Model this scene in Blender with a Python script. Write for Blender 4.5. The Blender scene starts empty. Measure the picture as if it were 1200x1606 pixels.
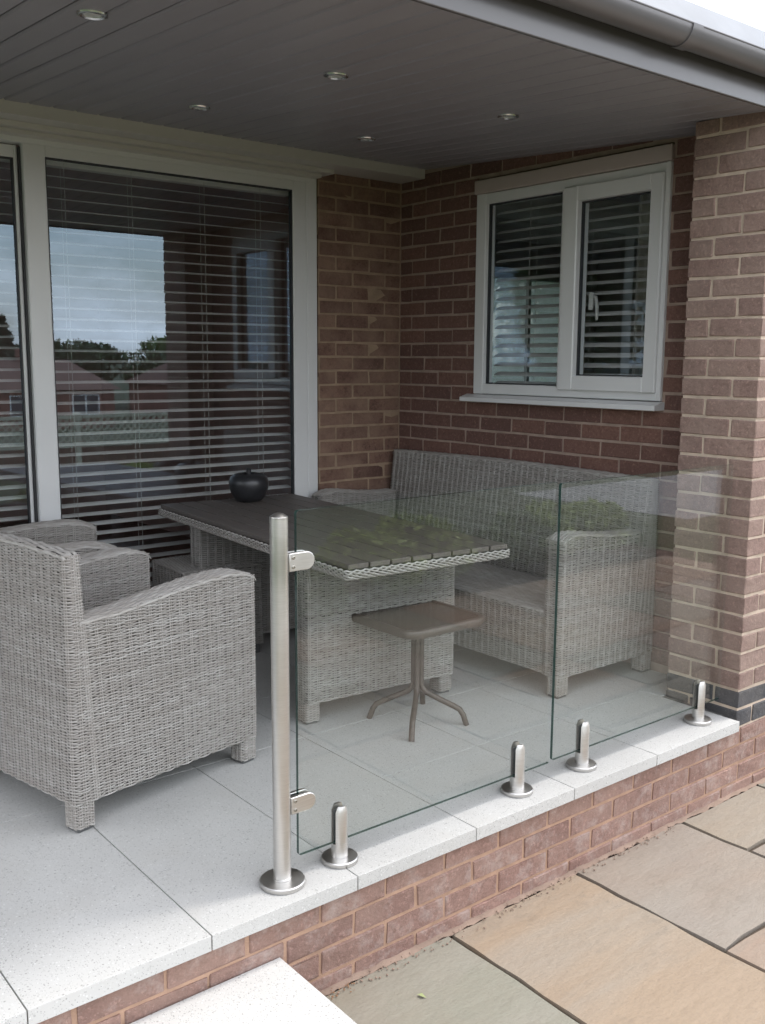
import bpy, bmesh, math, random
import numpy as np
from mathutils import Matrix, Vector
random.seed(7); rng = np.random.default_rng(7)
R = math.radians
S = bpy.context.scene
COL = S.collection

# ------------------------------------------------------------------ camera
CAM_POS = (-1.0531, -1.9440, 1.3684)
CR = ((0.778283, -0.627886, 0.005891), (-0.091884, -0.123164, -0.988123), (0.621155, 0.768498, -0.153549))
cam = bpy.data.cameras.new('camera'); cam_o = bpy.data.objects.new('camera', cam); COL.objects.link(cam_o)
cam.sensor_fit = 'VERTICAL'; cam.sensor_height = 24.0; cam.lens = 1542.25 / 1606 * 24.0
cam.clip_start = 0.05; cam.clip_end = 3000
m = Matrix.Identity(4)
for i in range(3):
    m[i][0] = CR[0][i]; m[i][1] = -CR[1][i]; m[i][2] = -CR[2][i]; m[i][3] = CAM_POS[i]
cam_o.matrix_world = m
S.camera = cam_o

# ------------------------------------------------------------------ light
SUN = Vector((0.44, -0.078, 0.90)).normalized()      # towards the sun
sun = bpy.data.lights.new('sun', 'SUN'); sun.energy = 0.85; sun.angle = R(10); sun.color = (1.0, 0.96, 0.90)
sun_o = bpy.data.objects.new('sun', sun); COL.objects.link(sun_o)
sun_o.rotation_euler = SUN.to_track_quat('Z', 'Y').to_euler(); sun_o.location = (3, -3, 8)
W = bpy.data.worlds.new('World'); S.world = W; W.use_nodes = True
wt = W.node_tree; wt.nodes.clear()
def wn(t, **k):
    n = wt.nodes.new(t)
    for a, b in k.items(): setattr(n, a, b)
    return n
sky = wn('ShaderNodeTexSky', sky_type='NISHITA', sun_disc=False)
sky.sun_elevation = math.asin(SUN.z); sky.sun_rotation = math.atan2(SUN.x, SUN.y)
sky.air_density = 1.2; sky.dust_density = 2.0; sky.ozone_density = 1.2
bg1 = wn('ShaderNodeBackground'); bg1.inputs[1].default_value = 0.11
bg2 = wn('ShaderNodeBackground'); bg2.inputs[0].default_value = (0.955, 0.965, 1.0, 1); bg2.inputs[1].default_value = 1.25
tc = wn('ShaderNodeTexCoord'); mp = wn('ShaderNodeMapping'); mp.inputs['Scale'].default_value = (1.0, 1.0, 2.6)
nz = wn('ShaderNodeTexNoise'); nz.inputs['Scale'].default_value = 3.4; nz.inputs['Detail'].default_value = 7; nz.inputs['Roughness'].default_value = 0.58
cr = wn('ShaderNodeValToRGB'); cr.color_ramp.elements[0].position = 0.40; cr.color_ramp.elements[1].position = 0.60
cr.color_ramp.elements[0].color = (0.25, 0.25, 0.25, 1)
mx = wn('ShaderNodeMixShader'); wo = wn('ShaderNodeOutputWorld')
wt.links.new(sky.outputs[0], bg1.inputs[0]); wt.links.new(tc.outputs['Generated'], mp.inputs[0]); wt.links.new(mp.outputs[0], nz.inputs[0])
wt.links.new(nz.outputs[0], cr.inputs[0]); wt.links.new(cr.outputs[0], mx.inputs[0]); wt.links.new(bg1.outputs[0], mx.inputs[1])
wt.links.new(bg2.outputs[0], mx.inputs[2]); wt.links.new(mx.outputs[0], wo.inputs[0])
S.view_settings.view_transform = 'Standard'; S.view_settings.look = 'None'
S.view_settings.exposure = 1.62; S.view_settings.gamma = 1.0
try: S.view_settings.use_curve_mapping = False
except Exception: pass
S.render.engine = 'CYCLES'
cy = S.cycles
cy.max_bounces = 9; cy.diffuse_bounces = 5; cy.glossy_bounces = 5; cy.transmission_bounces = 6; cy.transparent_max_bounces = 24
cy.use_denoising = True; cy.caustics_reflective = False; cy.caustics_refractive = False; cy.sample_clamp_indirect = 6.0

# ------------------------------------------------------------------ material helpers
class NT:
    def __init__(s, name):
        s.m = bpy.data.materials.new(name); s.m.use_nodes = True; s.t = s.m.node_tree; s.t.nodes.clear()
        s.out = s.n('ShaderNodeOutputMaterial')
    def n(s, t, **k):
        x = s.t.nodes.new(t)
        for a, b in k.items(): setattr(x, a, b)
        return x
    def l(s, a, b): s.t.links.new(a, b)
    def coord(s, rand=True, kind='Object'):
        tc = s.n('ShaderNodeTexCoord')
        if not rand: return tc.outputs[kind]
        oi = s.n('ShaderNodeObjectInfo'); a = s.n('ShaderNodeVectorMath', operation='MULTIPLY_ADD')
        s.l(oi.outputs['Random'], a.inputs[0]); a.inputs[1].default_value = (37.1, 91.7, 53.3); s.l(tc.outputs[kind], a.inputs[2])
        return a.outputs[0]
    def noise(s, vec, scale, detail=4, rough=.55, stretch=None):
        if stretch:
            mp = s.n('ShaderNodeMapping'); mp.inputs['Scale'].default_value = stretch; s.l(vec, mp.inputs[0]); vec = mp.outputs[0]
        x = s.n('ShaderNodeTexNoise'); x.inputs['Scale'].default_value = scale; x.inputs['Detail'].default_value = detail
        x.inputs['Roughness'].default_value = rough; s.l(vec, x.inputs['Vector']); return x.outputs['Fac']
    def ramp(s, fac, stops):
        x = s.n('ShaderNodeValToRGB'); e = x.color_ramp.elements
        while len(e) < len(stops): e.new(0.5)
        for i, (p, c) in enumerate(stops):
            e[i].position = p; e[i].color = (c if len(c) == 4 else (*c, 1)) if not isinstance(c, (int, float)) else (c, c, c, 1)
        s.l(fac, x.inputs[0]); return x.outputs[0]
    def mix(s, fac, a, b, mode='MIX'):
        x = s.n('ShaderNodeMix', data_type='RGBA', blend_type=mode)
        for v, i in ((fac, 0), (a, 6), (b, 7)):
            if hasattr(v, 'is_linked'): s.l(v, x.inputs[i])
            else: x.inputs[i].default_value = v if i == 0 else ((*v, 1) if len(v) == 3 else v)
        return x.outputs[2]
    def math(s, op, a, b=None):
        x = s.n('ShaderNodeMath', operation=op)
        for v, i in ((a, 0), (b, 1)):
            if v is None: continue
            if hasattr(v, 'is_linked'): s.l(v, x.inputs[i])
            else: x.inputs[i].default_value = v
        return x.outputs[0]
    def bump(s, h, strength=.5, dist=.002):
        b = s.n('ShaderNodeBump'); b.inputs['Strength'].default_value = strength; b.inputs['Distance'].default_value = dist
        s.l(h, b.inputs['Height']); return b.outputs[0]
    def bsdf(s, col, rough=.7, metal=0., normal=None, spec=.5):
        p = s.n('ShaderNodeBsdfPrincipled')
        if hasattr(col, 'is_linked'): s.l(col, p.inputs['Base Color'])
        else: p.inputs['Base Color'].default_value = (*col, 1)
        if hasattr(rough, 'is_linked'): s.l(rough, p.inputs['Roughness'])
        else: p.inputs['Roughness'].default_value = rough
        p.inputs['Metallic'].default_value = metal; p.inputs['Specular IOR Level'].default_value = spec
        if normal is not None: s.l(normal, p.inputs['Normal'])
        s.l(p.outputs[0], s.out.inputs[0]); return p

def simple(name, col, rough=.6, metal=0., var=.15, scale=12., bump=.15, spec=.5):
    t = NT(name); c = t.coord(); n = t.noise(c, scale)
    lo = tuple(x * (1 - var) for x in col); hi = tuple(min(1, x * (1 + var)) for x in col)
    t.bsdf(t.ramp(n, [(.3, lo), (.7, hi)]), rough, metal, t.bump(t.noise(c, scale * 12, 3), bump, .001), spec)
    return t.m

def brick_mat(name, c1, c2, c3, smear=(.3, .25, .2), smear_amt=.0, efflo=.0, dark=.0):
    t = NT(name); c = t.coord(); oi = t.n('ShaderNodeObjectInfo')
    base = t.ramp(oi.outputs['Random'], [(0., c1), (.35, c2), (.7, c3), (1., c1)])
    n1 = t.noise(c, 13, 6, .65); base = t.mix(t.ramp(n1, [(.3, 0.), (.72, .55)]), base, tuple(x * .62 for x in c2))
    n2 = t.noise(c, 160, 4, .7); base = t.mix(t.ramp(n2, [(.35, .45), (.52, 0.)]), base, tuple(x * .45 for x in c2))
    n4 = t.noise(c, 230, 2, .7); base = t.mix(t.ramp(n4, [(.62, 0.), (.72, .35)]), base, (.45, .38, .33))
    n6 = t.noise(c, 48, 5, .7); base = t.mix(t.ramp(n6, [(.34, .6), (.50, 0.)]), base, tuple(x * .5 for x in c2))
    n7 = t.noise(c, 70, 4, .65); base = t.mix(t.ramp(n7, [(.56, 0.), (.70, .4)]), base, tuple(min(1, x * 1.7 + .03) for x in c2))
    if smear_amt:
        n3 = t.noise(c, 5, 4); base = t.mix(t.ramp(n3, [(.35, 0.), (.65, smear_amt)]), base, smear)
    if efflo:
        n5 = t.noise(c, 14, 6, .7); base = t.mix(t.ramp(n5, [(.50, 0.), (.72, efflo)]), base, (.52, .46, .42))
    h = t.math('ADD', n6, t.math('MULTIPLY', n1, 2.0))
    t.bsdf(base, .9, 0, t.bump(h, .8, .005), .25)
    return t.m

M = {}
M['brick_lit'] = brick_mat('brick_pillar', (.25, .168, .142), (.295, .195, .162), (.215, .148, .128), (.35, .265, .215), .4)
M['brick_shaded'] = brick_mat('brick_window_wall', (.165, .092, .076), (.225, .122, .096), (.135, .076, .066))  # darker than the pillar brick: porch shade put into the colour
M['brick_door'] = brick_mat('brick_door_wall', (.22, .125, .092), (.145, .080, .064), (.25, .146, .106), (.32, .215, .155), .55)
M['brick_low'] = brick_mat('brick_plinth', (.27, .162, .132), (.31, .19, .156), (.235, .142, .118), (.36, .25, .2), .4, .42)
M['brick_blue'] = brick_mat('brick_blue', (.055, .058, .066), (.07, .072, .08), (.05, .052, .06), (.25, .22, .19), .3)
def mortar(name, col):
    t = NT(name); c = t.coord(False); n = t.noise(c, 14, 5); n2 = t.noise(c, 190, 3)
    t.bsdf(t.ramp(n, [(.3, tuple(x * .8 for x in col)), (.7, tuple(x * 1.15 for x in col))]), .95, 0, t.bump(n2, .7, .003), .2)
    return t.m
M['mortar_lit'] = mortar('mortar_pillar', (.53, .43, .34)); M['mortar_shaded'] = mortar('mortar_window_wall', (.37, .28, .23))  # window wall mortar darker than the pillar's, porch shade put into it
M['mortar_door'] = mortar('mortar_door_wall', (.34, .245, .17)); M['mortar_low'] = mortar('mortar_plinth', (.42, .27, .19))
M['fillet'] = mortar('mortar_fillet', (.25, .18, .14))

def terrazzo():
    t = NT('terrazzo_paving'); c = t.coord()
    base = t.ramp(t.noise(c, 3, 4), [(.3, (.455, .448, .428)), (.7, (.515, .507, .485))])
    for sc, thr, col, amt in ((160, .32, (.24, .235, .22), .75), (260, .34, (.30, .29, .27), .7), (150, .30, (.66, .66, .64), .6), (260, .36, (.66, .66, .65), .6), (400, .40, (.17, .165, .16), .75)):
        v = t.n('ShaderNodeTexVoronoi'); v.inputs['Scale'].default_value = sc
        mp = t.n('ShaderNodeMapping'); mp.inputs['Location'].default_value = (sc * .37, sc * .11, 1.3); t.l(c, mp.inputs[0]); t.l(mp.outputs[0], v.inputs['Vector'])
        sep = t.n('ShaderNodeSeparateColor'); t.l(v.outputs['Color'], sep.inputs[0])
        pick = t.math('LESS_THAN', sep.outputs[0], .22); size = t.math('MULTIPLY', sep.outputs[1], thr * 1.4)
        spot = t.math('MULTIPLY', t.math('LESS_THAN', v.outputs['Distance'], size), pick)
        base = t.mix(t.math('MULTIPLY', spot, amt), base, col)
    oi = t.n('ShaderNodeObjectInfo'); base = t.mix(t.math('MULTIPLY', oi.outputs['Random'], .12), base, (.36, .35, .33))
    n6 = t.noise(c, 5, 6, .65); base = t.mix(t.ramp(n6, [(.52, 0.), (.8, .22)]), base, (.40, .37, .32))
    t.bsdf(base, .6, 0, t.bump(t.noise(c, 300, 2), .08, .001), .35)
    return t.m
M['terrazzo'] = terrazzo()
def sandstone():
    t = NT('sandstone_paving'); c = t.coord(); oi = t.n('ShaderNodeObjectInfo')
    n1 = t.noise(c, 2.2, 6, .6); n2 = t.noise(c, 1.1, 5, .6, (1, 5, 1)); n3 = t.noise(c, 120, 3)
    base = t.mix(t.ramp(n1, [(.35, 0.), (.7, .45)]), oi.outputs['Color'], (.25, .195, .145))
    base = t.mix(t.ramp(n2, [(.42, 0.), (.65, .45)]), base, (.25, .232, .20))
    base = t.mix(t.ramp(n3, [(.3, .18), (.55, 0.)]), base, (.15, .12, .1))
    n4 = t.noise(c, 4.5, 8, .66, (1, 2.2, 1)); n5 = t.noise(c, 9, 6, .7)
    base = t.mix(t.ramp(n5, [(.56, 0.), (.72, .35)]), base, (.165, .14, .112))
    wv = t.n('ShaderNodeTexWave'); wv.inputs['Scale'].default_value = .55; wv.inputs['Distortion'].default_value = 9.; wv.inputs['Detail'].default_value = 3.; t.l(c, wv.inputs['Vector'])
    hh = t.math('ADD', n4, t.math('MULTIPLY', wv.outputs['Fac'], .35))
    t.bsdf(base, .8, 0, t.bump(hh, .6, .02), .3)
    return t.m
M['sandstone'] = sandstone()
M['joint'] = mortar('paving_joint', (.085, .066, .05))

def wicker():
    t = NT('wicker_strand'); g = t.n('ShaderNodeNewGeometry'); c = t.coord(False)
    base = t.ramp(g.outputs['Random Per Island'], [(0., (.28, .260, .238)), (.3, (.35, .330, .306)), (.6, (.405, .387, .363)), (.85, (.315, .294, .272)), (1., (.425, .407, .383))])
    n = t.noise(c, 30, 4, .6); base = t.mix(t.ramp(n, [(.3, .35), (.6, 0.)]), base, (.27, .245, .22))
    n2 = t.noise(c, 35, 3); base = t.mix(t.ramp(n2, [(.55, 0.), (.75, .4)]), base, (.52, .50, .47))
    n3 = t.noise(c, 5, 5, .6, (1, 1, 5)); base = t.mix(t.ramp(n3, [(.35, .45), (.62, 0.)]), base, (.25, .222, .195))
    t.bsdf(base, .55, 0, None, .4)
    return t.m
M['wicker'] = wicker()
M['wicker_core'] = simple('wicker_core', (.075, .066, .058), .9)
M['foot'] = simple('foot_cap', (.09, .09, .09), .5)
def upvc(name='white_upvc', col=(.71, .71, .705)):
    t = NT(name); c = t.coord(); n = t.noise(c, 3, 4)
    t.bsdf(t.ramp(n, [(.3, tuple(x * .95 for x in col)), (.7, col)]), .32, 0, t.bump(t.noise(c, 60, 2), .03, .001), .5); return t.m
M['upvc'] = upvc(); M['trim'] = upvc('cream_trim', (.58, .555, .515)); M['brown_trim'] = upvc('window_head_trim', (.50, .42, .385))
M['gasket'] = simple('grey_gasket', (.11, .11, .11), .5)
M['seal'] = simple('rubber_seal', (.03, .03, .032), .5)
def steel(name='brushed_steel', rough=.34):
    t = NT(name); c = t.coord()
    n = t.noise(c, 14, 4, .6, (1, 1, 60)); n2 = t.noise(c, 5, 3)
    t.bsdf(t.ramp(n, [(.3, (.52, .505, .485)), (.7, (.65, .635, .61))]), t.ramp(n2, [(.3, rough * .85), (.7, rough * 1.3)]), 1.0, t.bump(n, .12, .0005)); return t.m
M['steel'] = steel(); M['screw'] = simple('screw_steel', (.35, .33, .29), .35, 1.0)
def glass(name, f0, tint, rough=0.0, gloss=(1, 1, 1)):
    t = NT(name); g = t.n('ShaderNodeNewGeometry'); d = t.n('ShaderNodeVectorMath', operation='DOT_PRODUCT')
    t.l(g.outputs['Incoming'], d.inputs[0]); t.l(g.outputs['Normal'], d.inputs[1])
    k = t.math('POWER', t.math('SUBTRACT', 1.0, t.math('ABSOLUTE', d.outputs['Value'])), 5.0)
    F = t.math('ADD', t.math('MULTIPLY', k, 1 - f0), f0)
    tr = t.n('ShaderNodeBsdfTransparent'); tr.inputs[0].default_value = (*tint, 1)
    gl = t.n('ShaderNodeBsdfGlossy'); gl.inputs['Roughness'].default_value = rough; gl.inputs[0].default_value = (*gloss, 1)
    mx = t.n('ShaderNodeMixShader'); t.l(F, mx.inputs[0]); t.l(tr.outputs[0], mx.inputs[1]); t.l(gl.outputs[0], mx.inputs[2]); t.l(mx.outputs[0], t.out.inputs[0])
    return t.m
M['glass'] = glass('balustrade_glass', .048, (.968, .985, .978)); M['pane'] = glass('window_glass', .15, (.90, .92, .91), 0.0, (.68, .84, 1.0))  # pane gloss tinted blue, sky colour put into its reflections
t_ = NT('glass_edge'); p_ = t_.n('ShaderNodeBsdfPrincipled'); p_.inputs['Base Color'].default_value = (.02, .05, .042, 1); p_.inputs['Roughness'].default_value = .12
tr_ = t_.n('ShaderNodeBsdfTransparent'); tr_.inputs[0].default_value = (.55, .8, .72, 1); mx_ = t_.n('ShaderNodeMixShader'); mx_.inputs[0].default_value = .9
t_.l(tr_.outputs[0], mx_.inputs[1]); t_.l(p_.outputs[0], mx_.inputs[2]); t_.l(mx_.outputs[0], t_.out.inputs[0]); M['glass_edge'] = t_.m
M['blind'] = simple('blind_slat', (.80, .78, .77), .5, 0, .04, 5, 0)
M['cord'] = simple('blind_cord', (.60, .58, .56), .8)
def soffit():
    t = NT('soffit_board'); c = t.coord(); n = t.noise(c, 3, 4, .6, (3, .6, 1)); oi = t.n('ShaderNodeObjectInfo')
    a = t.ramp(n, [(.3, (.262, .247, .268)), (.7, (.302, .286, .308))])
    a = t.mix(t.math('MULTIPLY', oi.outputs['Random'], .3), a, (.22, .208, .225))
    t.bsdf(a, .42, 0, t.bump(t.noise(c, 40, 2, .5, (1, .15, 1)), .05, .001), .5); return t.m
M['soffit'] = soffit(); M['soffit_gap'] = simple('soffit_gap', (.03, .028, .03), .8)
M['fascia'] = simple('anthracite_fascia', (.105, .10, .105), .22, 0, .06, 4, .03)
M['gutter'] = simple('anthracite_gutter', (.115, .108, .112), .3, 0, .06, 4, .03)
M['roof'] = simple('grey_roof_sheet', (.16, .17, .185), .55, 0, .1, 6)
M['chrome'] = simple('satin_chrome', (.70, .69, .68), .2, 1.0); M['lamp_glass'] = simple('lamp_lens', (.55, .55, .53), .12)
def slat_wood():
    t = NT('table_slat'); c = t.coord(); n = t.noise(c, 30, 5, .6, (6, .35, 1)); oi = t.n('ShaderNodeObjectInfo')
    a = t.ramp(n, [(.3, (.112, .097, .087)), (.7, (.165, .145, .131))]); a = t.mix(t.math('MULTIPLY', oi.outputs['Random'], .4), a, (.085, .073, .064))
    t.bsdf(a, .52, 0, t.bump(n, .25, .001), .35); return t.m
M['slat'] = slat_wood()
M['bronze'] = simple('bronze_metal', (.085, .067, .055), .45, .2, .1, 20); M['stool_top'] = simple('stool_top', (.042, .023, .016), .2, 0, .3, 25, .1, .4)
M['apple'] = simple('black_ceramic', (.022, .022, .024), .32, 0, .2, 40, .1)
M['room'] = simple('room_plaster', (.40, .29, .275), .9, 0, .1, 2); M['room_floor'] = simple('room_carpet', (.22, .14, .12), .95)
M['bedroom'] = simple('bedroom_plaster', (.55, .50, .45), .9, 0, .06, 2)
t_ = NT('pale_reflection_pane'); tl_ = t_.n('ShaderNodeBsdfTranslucent'); tl_.inputs[0].default_value = (.22, .27, .27, 1); tr_ = t_.n('ShaderNodeBsdfTransparent'); tr_.inputs[0].default_value = (.5, .55, .56, 1)  # translucent sheet for the added window, pale like a reflected sky
nn_ = t_.ramp(t_.noise(t_.coord(False), 9, 6, .65), [(.35, .70), (.65, .97)]); mx_ = t_.n('ShaderNodeMixShader'); t_.l(nn_, mx_.inputs[0]); t_.l(tr_.outputs[0], mx_.inputs[1]); t_.l(tl_.outputs[0], mx_.inputs[2]); t_.l(mx_.outputs[0], t_.out.inputs[0]); M['reflection_pane'] = t_.m
M['curtain'] = simple('curtain_cloth', (.55, .52, .46), .95)
M['lawn'] = simple('lawn_grass', (.030, .046, .016), .95, 0, .5, 6, .6); M['soil'] = simple('soil', (.06, .045, .035), .95, 0, .3, 20, .6)
M['drive'] = simple('concrete_drive', (.20, .21, .22), .85, 0, .1, 4)
M['trellis'] = simple('painted_trellis', (.55, .54, .42), .8); M['far_brick'] = simple('far_brickwork', (.22, .10, .075), .9, 0, .35, 3, .3)
M['far_tile'] = simple('far_roof_tile', (.13, .075, .06), .9, 0, .3, 5, .3); M['far_white'] = simple('far_white_paint', (.75, .75, .75), .5)
M['far_glass'] = simple('far_window_glass', (.05, .06, .08), .08, 0, .2, 1, 0, .8)
M['bark'] = simple('bark', (.09, .065, .045), .95, 0, .4, 20, .6)
def leafmat(name, a, b):
    t = NT(name); g = t.n('ShaderNodeNewGeometry'); col = t.ramp(g.outputs['Random Per Island'], [(0., a), (1., b)])
    p = t.bsdf(col, .55, 0, None, .35); return t.m
M['leaf_a'] = leafmat('leaf_mid', (.05, .10, .02), (.12, .19, .045)); M['leaf_b'] = leafmat('leaf_dark', (.025, .055, .02), (.06, .10, .035))
M['leaf_c'] = leafmat('leaf_conifer', (.02, .045, .028), (.05, .085, .05)); M['leaf_d'] = leafmat('leaf_fresh', (.17, .25, .04), (.32, .40, .10))
M['dry_leaf'] = simple('green_leaflet', (.26, .29, .13), .7)
M['tarp'] = simple('painted_car_body', (.50, .56, .66), .25, 0, .03, 3, 0, .6)
M['tyre'] = simple('rubber_tyre', (.02, .02, .02), .8)

# ------------------------------------------------------------------ object helpers
def link(o, parent=None):
    COL.objects.link(o)
    if parent is not None: o.parent = parent
    return o
def tag(o, label=None, cat=None, group=None, kind=None):
    if label: o['label'] = label
    if cat: o['category'] = cat
    if group: o['group'] = group
    if kind: o['kind'] = kind
    return o
def empty(name, loc=(0, 0, 0), rz=0., label=None, cat=None, group=None):
    o = bpy.data.objects.new(name, None); o.empty_display_size = .1; link(o); o.location = loc; o.rotation_euler = (0, 0, rz)
    return tag(o, label, cat, group)
def mesh_obj(name, verts, faces, mat, parent=None, smooth=False, loc=(0, 0, 0)):
    me = bpy.data.meshes.new(name); me.from_pydata([tuple(v) for v in verts], [], faces); me.update()
    if mat is not None: me.materials.append(mat)
    if smooth:
        me.polygons.foreach_set('use_smooth', [True] * len(me.polygons))
    o = bpy.data.objects.new(name, me); link(o, parent); o.location = loc
    return o
class MB:
    def __init__(s): s.v = []; s.f = []
    def add(s, v, f):
        b = len(s.v); s.v += [tuple(map(float, p)) for p in v]; s.f += [tuple(b + i for i in q) for q in f]; return s
    def box(s, x0, x1, y0, y1, z0, z1, c=0.):
        v, f = cbox((x1 - x0), (y1 - y0), (z1 - z0), c)
        cx, cy_, cz = (x0 + x1) / 2, (y0 + y1) / 2, (z0 + z1) / 2
        return s.add([(a + cx, b + cy_, d + cz) for a, b, d in v], f)
    def tube(s, pts, r, n=12, cap=True):
        pts = [Vector(p) for p in pts]; rings = []; up = None
        rs = r if isinstance(r, (list, tuple)) else [r] * len(pts)
        for i, p in enumerate(pts):
            t = (pts[min(i + 1, len(pts) - 1)] - pts[max(i - 1, 0)]).normalized()
            if up is None: up = Vector((0, 0, 1)) if abs(t.z) < .9 else Vector((1, 0, 0))
            a = t.cross(up).normalized(); b = a.cross(t).normalized(); up = b
            rings.append([p + (a * math.cos(2 * math.pi * k / n) + b * math.sin(2 * math.pi * k / n)) * rs[i] for k in range(n)])
        v = [q for rg in rings for q in rg]; f = []
        for i in range(len(pts) - 1):
            for k in range(n): f.append((i * n + k, i * n + (k + 1) % n, (i + 1) * n + (k + 1) % n, (i + 1) * n + k))
        if cap: f.append(tuple(range(n))[::-1]); f.append(tuple((len(pts) - 1) * n + k for k in range(n)))
        return s.add(v, f)
    def lathe(s, prof, c=(0, 0, 0), n=32):
        v = []; f = []
        for r, z in prof:
            for k in range(n): v.append((c[0] + r * math.cos(2 * math.pi * k / n), c[1] + r * math.sin(2 * math.pi * k / n), c[2] + z))
        for i in range(len(prof) - 1):
            for k in range(n): f.append((i * n + k, i * n + (k + 1) % n, (i + 1) * n + (k + 1) % n, (i + 1) * n + k))
        f.append(tuple(range(n))[::-1]); f.append(tuple((len(prof) - 1) * n + k for k in range(n)))
        return s.add(v, f)
    def prism(s, poly, axis, a0, a1):
        n = len(poly)
        def P(p, a): return {'x': (a, p[0], p[1]), 'y': (p[0], a, p[1]), 'z': (p[0], p[1], a)}[axis]
        v = [P(p, a0) for p in poly] + [P(p, a1) for p in poly]
        f = [tuple(range(n))[::-1], tuple(range(n, 2 * n))] + [(i, (i + 1) % n, n + (i + 1) % n, n + i) for i in range(n)]
        return s.add(v, f)
    def obj(s, name, mat, parent=None, smooth=False):
        o = mesh_obj(name, s.v, s.f, mat, parent, smooth)
        if smooth: edge_split(o.data)
        return o
def edge_split(me, ang=40):
    bm = bmesh.new(); bm.from_mesh(me); bmesh.ops.recalc_face_normals(bm, faces=bm.faces)
    for e in bm.edges:
        e.smooth = len(e.link_faces) == 2 and e.calc_face_angle(0) < R(ang)
    bm.to_mesh(me); bm.free()
def cbox(dx, dy, dz, c=0.):
    hx, hy, hz = dx / 2, dy / 2, dz / 2
    if c <= 0:
        v = [(sx * hx, sy * hy, sz * hz) for sx in (-1, 1) for sy in (-1, 1) for sz in (-1, 1)]
        return v, [(0, 1, 3, 2), (4, 6, 7, 5), (0, 4, 5, 1), (2, 3, 7, 6), (0, 2, 6, 4), (1, 5, 7, 3)]
    v = []; idx = {}
    for sx in (-1, 1):
        for sy in (-1, 1):
            for sz in (-1, 1):
                for a in range(3):
                    idx[(sx, sy, sz, a)] = len(v)
                    v.append((sx * (hx - (0 if a == 0 else c)), sy * (hy - (0 if a == 1 else c)), sz * (hz - (0 if a == 2 else c))))
    f = []
    g = lambda *k: idx[k]
    for s_ in (-1, 1):
        q = [g(s_, -1, -1, 0), g(s_, 1, -1, 0), g(s_, 1, 1, 0), g(s_, -1, 1, 0)]; f.append(tuple(q if s_ > 0 else q[::-1]))
        q = [g(-1, s_, -1, 1), g(-1, s_, 1, 1), g(1, s_, 1, 1), g(1, s_, -1, 1)]; f.append(tuple(q if s_ > 0 else q[::-1]))
        q = [g(-1, -1, s_, 2), g(1, -1, s_, 2), g(1, 1, s_, 2), g(-1, 1, s_, 2)]; f.append(tuple(q if s_ > 0 else q[::-1]))
    for a in (-1, 1):
        for b in (-1, 1):
            q = [g(a, b, -1, 0), g(a, b, -1, 1), g(a, b, 1, 1), g(a, b, 1, 0)]; f.append(tuple(q if a * b > 0 else q[::-1]))
            q = [g(a, -1, b, 2), g(a, -1, b, 0), g(a, 1, b, 0), g(a, 1, b, 2)]; f.append(tuple(q if a * b > 0 else q[::-1]))
            q = [g(-1, a, b, 1), g(-1, a, b, 2), g(1, a, b, 2), g(1, a, b, 1)]; f.append(tuple(q if a * b > 0 else q[::-1]))
            for d in (-1, 1):
                q = [g(a, b, d, 0), g(a, b, d, 1), g(a, b, d, 2)]; f.append(tuple(q if a * b * d > 0 else q[::-1]))
    return v, f

# ------------------------------------------------------------------ bricks
_bm = {}
def brick(parent, x0, x1, y0, y1, z0, z1, mat, name='brick'):
    d = (round(x1 - x0, 3), round(y1 - y0, 3), round(z1 - z0, 3)); k = (d, mat.name, random.randrange(7))
    if k not in _bm:
        v, f = cbox(*d, .0028)
        v = [tuple(c * (1 - (random.uniform(.0, .004) / max(abs(c), .02))) if random.random() < .3 else c + random.uniform(-.0011, .0011) for c in p) for p in v]
        me = bpy.data.meshes.new('brick'); me.from_pydata(v, [], f); me.materials.append(mat); me.update(); _bm[k] = me
    o = bpy.data.objects.new(name, _bm[k]); link(o, parent)
    j = .0012
    o.location = ((x0 + x1) / 2 + random.uniform(-j, j), (y0 + y1) / 2 + random.uniform(-j, j), (z0 + z1) / 2 + random.uniform(-j, j))
    o.rotation_euler = (random.uniform(-.004, .004), random.uniform(-.004, .004), random.uniform(-.004, .004))
    return o
Z0, CO, BL, J = .030, .075, .2237, .010      # bed datum, course, brick pitch, joint
YP, XP, XW, YD = .030, 2.321, 2.561, 2.382
HB = BL / 2
def zr(k): return Z0 + CO * k + J / 2, Z0 + CO * (k + 1) - J / 2
def ceil_z(y): return 2.246 + .0577 * y

# pillar and house front: real bonded bricks
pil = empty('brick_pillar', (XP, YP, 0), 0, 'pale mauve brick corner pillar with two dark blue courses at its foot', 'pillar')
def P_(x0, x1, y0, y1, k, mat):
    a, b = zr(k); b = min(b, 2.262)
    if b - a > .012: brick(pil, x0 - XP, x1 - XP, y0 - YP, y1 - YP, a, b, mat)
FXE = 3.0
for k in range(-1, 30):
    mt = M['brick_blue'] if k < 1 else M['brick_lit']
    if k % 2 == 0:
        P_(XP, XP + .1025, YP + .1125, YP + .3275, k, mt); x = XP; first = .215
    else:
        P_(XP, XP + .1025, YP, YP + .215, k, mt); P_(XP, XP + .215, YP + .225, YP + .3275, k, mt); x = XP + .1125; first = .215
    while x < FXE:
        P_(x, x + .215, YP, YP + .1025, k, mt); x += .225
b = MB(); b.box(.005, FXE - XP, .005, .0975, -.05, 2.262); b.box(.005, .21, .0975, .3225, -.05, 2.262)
b.obj('mortar', M['mortar_lit'], pil)

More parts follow.
